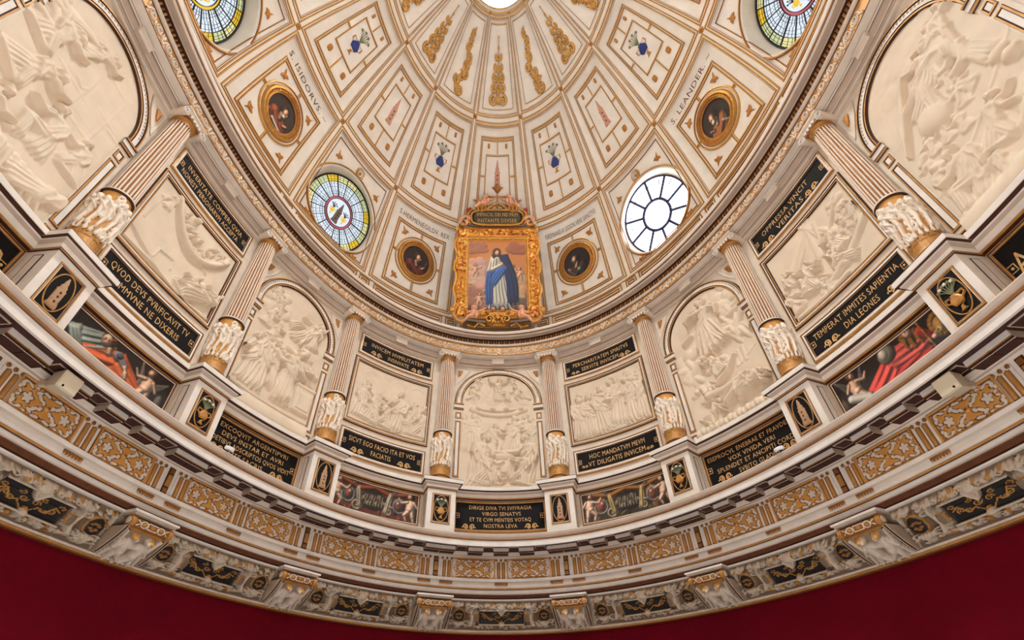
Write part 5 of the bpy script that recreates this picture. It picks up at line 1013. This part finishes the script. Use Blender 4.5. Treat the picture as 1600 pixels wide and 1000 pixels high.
for i in range(9): x=-.4+.1*i; blob(q,m2,lobes(x,.0,.055,.05,5,.2),.06,.17,GL if i%2 else G)
for i in range(5): blob(q,m2,lobes(-.16+.08*i,.55+.03*(i%2),.05,.06,5,.2),.06,.19,GL)
q.build('crest_leaves',al,kind='stuff')
for e in(-1,1):
    q=MB(); ribbon(q,m2,spiral(e*.93,.10,.03,.17,1.2,math.pi*.5,e,24),.10,.05,.2,SK if e<0 else SK); blob(q,m2,lobes(e*.98,.03,.13,.08,6,.2),.1,.22,GL); ribbon(q,m2,[(e*.72,.12),(e*.82,.28),(e*.95,.22),(e*1.1,.05)],.10,.04,.15,PL); q.build('corner_shell',al)
q=MB(); blob(q,m2,[(0,.86),(.10,.98),(.17,1.05),(.07,1.08),(.08,1.14),(0,1.10),(-.08,1.14),(-.07,1.08),(-.17,1.05),(-.10,.98)],.12,.24,GB); ribbon(q,m2,[(0,.62),(0,.86)],.05,.1,.15,G); q.build('finial',al)
# bottom mask and scrolls
q=MB(); blob(q,m1,[(-.36,.52),(.36,.52),(.28,.36),(.32,.2),(.2,.06),(-.2,.06),(-.32,.2),(-.28,.36)],.04,.2,GL,.7)
for e in(-1,1):
    ribbon(q,m1,spiral(e*.22,.24,.03,.12,1.4,math.pi/2,e,22),.07,.12,.27,GL); blob(q,m1,circ(e*.10,.36,.06,.05,12),.15,.25,GL); ribbon(q,m1,[(e*.34,.1),(e*.5,.18),(e*.62,.06),(e*.8,.12)],.07,.02,.12,GL); ribbon(q,m1,[(e*1.12,.62),(e*1.16,.4),(e*1.05,.25),(e*.9,.2)],.12,.03,.16,G); blob(q,m1,circ(e*1.2,.56,.11,.11,18),.03,.18,GL)
for i in range(5): blob(q,m1,lobes(-.14+.07*i,.14+.02*(i%2),.05,.05,5,.2),.16,.26,GL)
blob(q,m1,lobes(0,.26,.07,.06,5,.2),.18,.29,GL); q.build('gilded_mask',al,kind='stuff')
q=MB()
for e in(-1,1):
    blob(q,m1,circ(e*.13,.56,.06,.065,14),.12,.24,SK); blob(q,m1,circ(e*.13,.60,.065,.05,14),.10,.22,HR)
q.build('cherub_heads',al,kind='stuff')
# sculpted putti: one fused body each
def body_mesh():
    bm=__import__('bmesh').new(); import bmesh
    def cap(p,q_,r0,r1,n=7):
        p,q_=Vector(p),Vector(q_)
        for i in range(n): t=i/(n-1); bmesh.ops.create_icosphere(bm,subdivisions=2,radius=r0+(r1-r0)*t,matrix=Matrix.Translation(p.lerp(q_,t)))
    cap((0,0,.0),(0,.0,.16),.095,.085); cap((0,-.02,.05),(0,-.02,.08),.09,.09,2); cap((-.05,0,-.04),(-.14,-.06,-.17),.062,.05); cap((-.14,-.06,-.17),(-.24,.0,-.30),.045,.03); cap((-.24,0,-.30),(-.28,-.05,-.31),.028,.02,3)
    cap((.05,0,-.04),(.10,-.12,-.10),.062,.05); cap((.10,-.12,-.10),(.08,-.08,-.26),.045,.03); cap((.08,-.08,-.26),(.08,-.14,-.28),.028,.02,3)
    cap((.08,0,.16),(.20,-.05,.12),.042,.034); cap((.20,-.05,.12),(.30,-.08,.20),.032,.024); cap((-.08,0,.16),(-.16,-.03,.05),.042,.034); cap((-.16,-.03,.05),(-.10,-.10,-.02),.032,.024); cap((0,0,.2),(.01,-.01,.27),.045,.045,3)
    for i in range(4): cap((.30,-.08,.20),(.325+.008*i,-.09+.012*i,.235-.012*i),.01,.008,3); cap((-.10,-.10,-.02),(-.08+.01*i,-.12,-.045+.012*i),.01,.008,3)
    bmesh.ops.create_icosphere(bm,subdivisions=3,radius=.095,matrix=Matrix.Translation((.015,-.015,.33))); bmesh.ops.create_icosphere(bm,subdivisions=2,radius=.02,matrix=Matrix.Translation((.03,-.11,.325)))
    for e in(-1,1): bmesh.ops.create_icosphere(bm,subdivisions=2,radius=.032,matrix=Matrix.Translation((.02+e*.045,-.085,.305)))
    me=bpy.data.meshes.new('putto'); bm.to_mesh(me); bm.free(); o=bpy.data.objects.new('putto',me); COL.objects.link(o)
    m=o.modifiers.new('r','REMESH'); m.mode='VOXEL'; m.voxel_size=.0125; s_=o.modifiers.new('s','SMOOTH'); s_.iterations=3
    dg=bpy.context.evaluated_depsgraph_get(); r=bpy.data.meshes.new_from_object(o.evaluated_get(dg)); bpy.data.objects.remove(o); r.materials.clear(); r.materials.append(MATS[SK]); r.polygons.foreach_set('use_smooth',[True]*len(r.polygons)); return r
PB=body_mesh()
def cherub(loc,e,sc_,wing):
    o=link('cherub',PB,al); o.location=loc; o.scale=(sc_*e,sc_,sc_); o.rotation_euler=(-.25,0,0)
    q=MB(); a=np.linspace(0,2*math.pi,16,endpoint=False)
    for z,r in((.33,.101),(.37,.098),(.405,.075),(.425,.03)): pass
    q.rings([np.stack([.01+r*np.cos(a),.012+r*np.sin(a),np.full(16,z)],-1) for z,r in((.335,.10),(.37,.10),(.405,.078),(.432,.02))],[None,HR,HR,HR])
    for s_ in(-1,1): q.rings([np.stack([s_*.085+.014*np.cos(a),.0+.02*np.sin(a)*0-.02,.325+.024*np.sin(a)],-1) if 0 else np.stack([np.full(16,s_*(.10+.01*j)+.01),-.01+.022*np.cos(a)*(1-.4*j),.325+.028*np.sin(a)*(1-.4*j)],-1) for j in(0,1)],[None,SK])
    h=q.build('hair',o)
    for s_ in(-.035,.035):
        q=MB(); q.lathe([(.0,.0),(.009,.004),(.012,.012),(.009,.02),(0,.024)],HR,8); ey=q.build('eye',o); ey.location=(.025+s_,-.108,.335)
    q=MB()
    for j in range(5): ribbon(q,lambda x,y,h:np.stack(np.broadcast_arrays(np.asarray(x,float),.10+np.asarray(h,float)*-1,np.asarray(y,float)),-1),[(-.03,.15),(-.14-.03*j,.24+.05*j),(-.22-.035*j,.20+.09*j)],.06,0,.02,wing,taper=.5)
    q.build('wing',o)
    return o
for e in(-1,1):
    p=m1(np.array(e*-.62 if 0 else e*.64),np.array(.33),.30); cherub(p.tolist(),-e,.98,CL)
    p=m2(np.array(e*.36),np.array(.62),.22); cherub(p.tolist(),-e,1.05,G)
# ---------------------------------------------------------------- loudspeakers and small cameras
def speaker(k,label):
    s0=k*8.40; t=thing('loudspeaker',label,'loudspeaker',None,W(s0,.58,4.62).tolist(),rotz(s0)); t.rotation_euler=(.10,0,rotz(s0))
    q=MB(); x,d,h=.122,.19,.10; v=[(-x,0,-h),(x,0,-h),(x*.72,d,-h*.9),(-x*.72,d,-h*.9),(-x,0,h),(x,0,h),(x*.72,d,h*.9),(-x*.72,d,h*.9)]
    me=bpy.data.meshes.new('c'); me.from_pydata(v,[],[(3,2,1,0),(4,5,6,7),(0,1,5,4),(1,2,6,5),(2,3,7,6),(3,0,4,7)]); o=bpy.data.objects.new('cabinet',me); COL.objects.link(o)
    b=o.modifiers.new('b','BEVEL'); b.width=.016; b.segments=3; r=bpy.data.meshes.new_from_object(o.evaluated_get(bpy.context.evaluated_depsgraph_get())); bpy.data.objects.remove(o); r.materials.append(MATS[SP]); link('cabinet',r,t)
    q=MB(); q.box(-x*.9,x*.9,-.006,.004,-h*.86,h*.86,SP,tap=.004); g=q.build('grille',t)
    q=MB(); q.lathe([(.012,0),(.012,.006),(0,.006)],BK,12); b=q.build('badge',t); b.location=(x*.55*(-k)*-1*.9,-.005,-h*.62); b.rotation_euler=(math.pi/2,0,0)
    q=MB(); q.box(-.03,.03,.16,.42,-.03,.03,SP); q.build('bracket',t)
speaker(-1,'beige wedge loudspeaker under the main cornice at the left edge'); speaker(1,'beige wedge loudspeaker under the main cornice at the right edge')
def cam_(px,label):
    t=thing('security_camera',label,'camera',None,W(px,.66,4.985).tolist(),rotz(px)); t.rotation_euler=(.35,0,rotz(px))
    q=MB(); q.lathe([(.0,.0),(.062,0),(.068,.008),(.068,.035),(.06,.045),(0,.047)],WP,24); q.build('housing',t); q=MB(); q.lathe([(.018,-.004),(.03,-.002),(.03,0)],BK,12); q.build('lens_ring',t)
cam_(-6.03,'small white round camera on the cornice at the left dado tablet'); cam_(6.03,'small white round camera on the cornice at the right dado tablet')
for o in bpy.data.objects:
    if o.parent is None and o.type=='EMPTY': pass
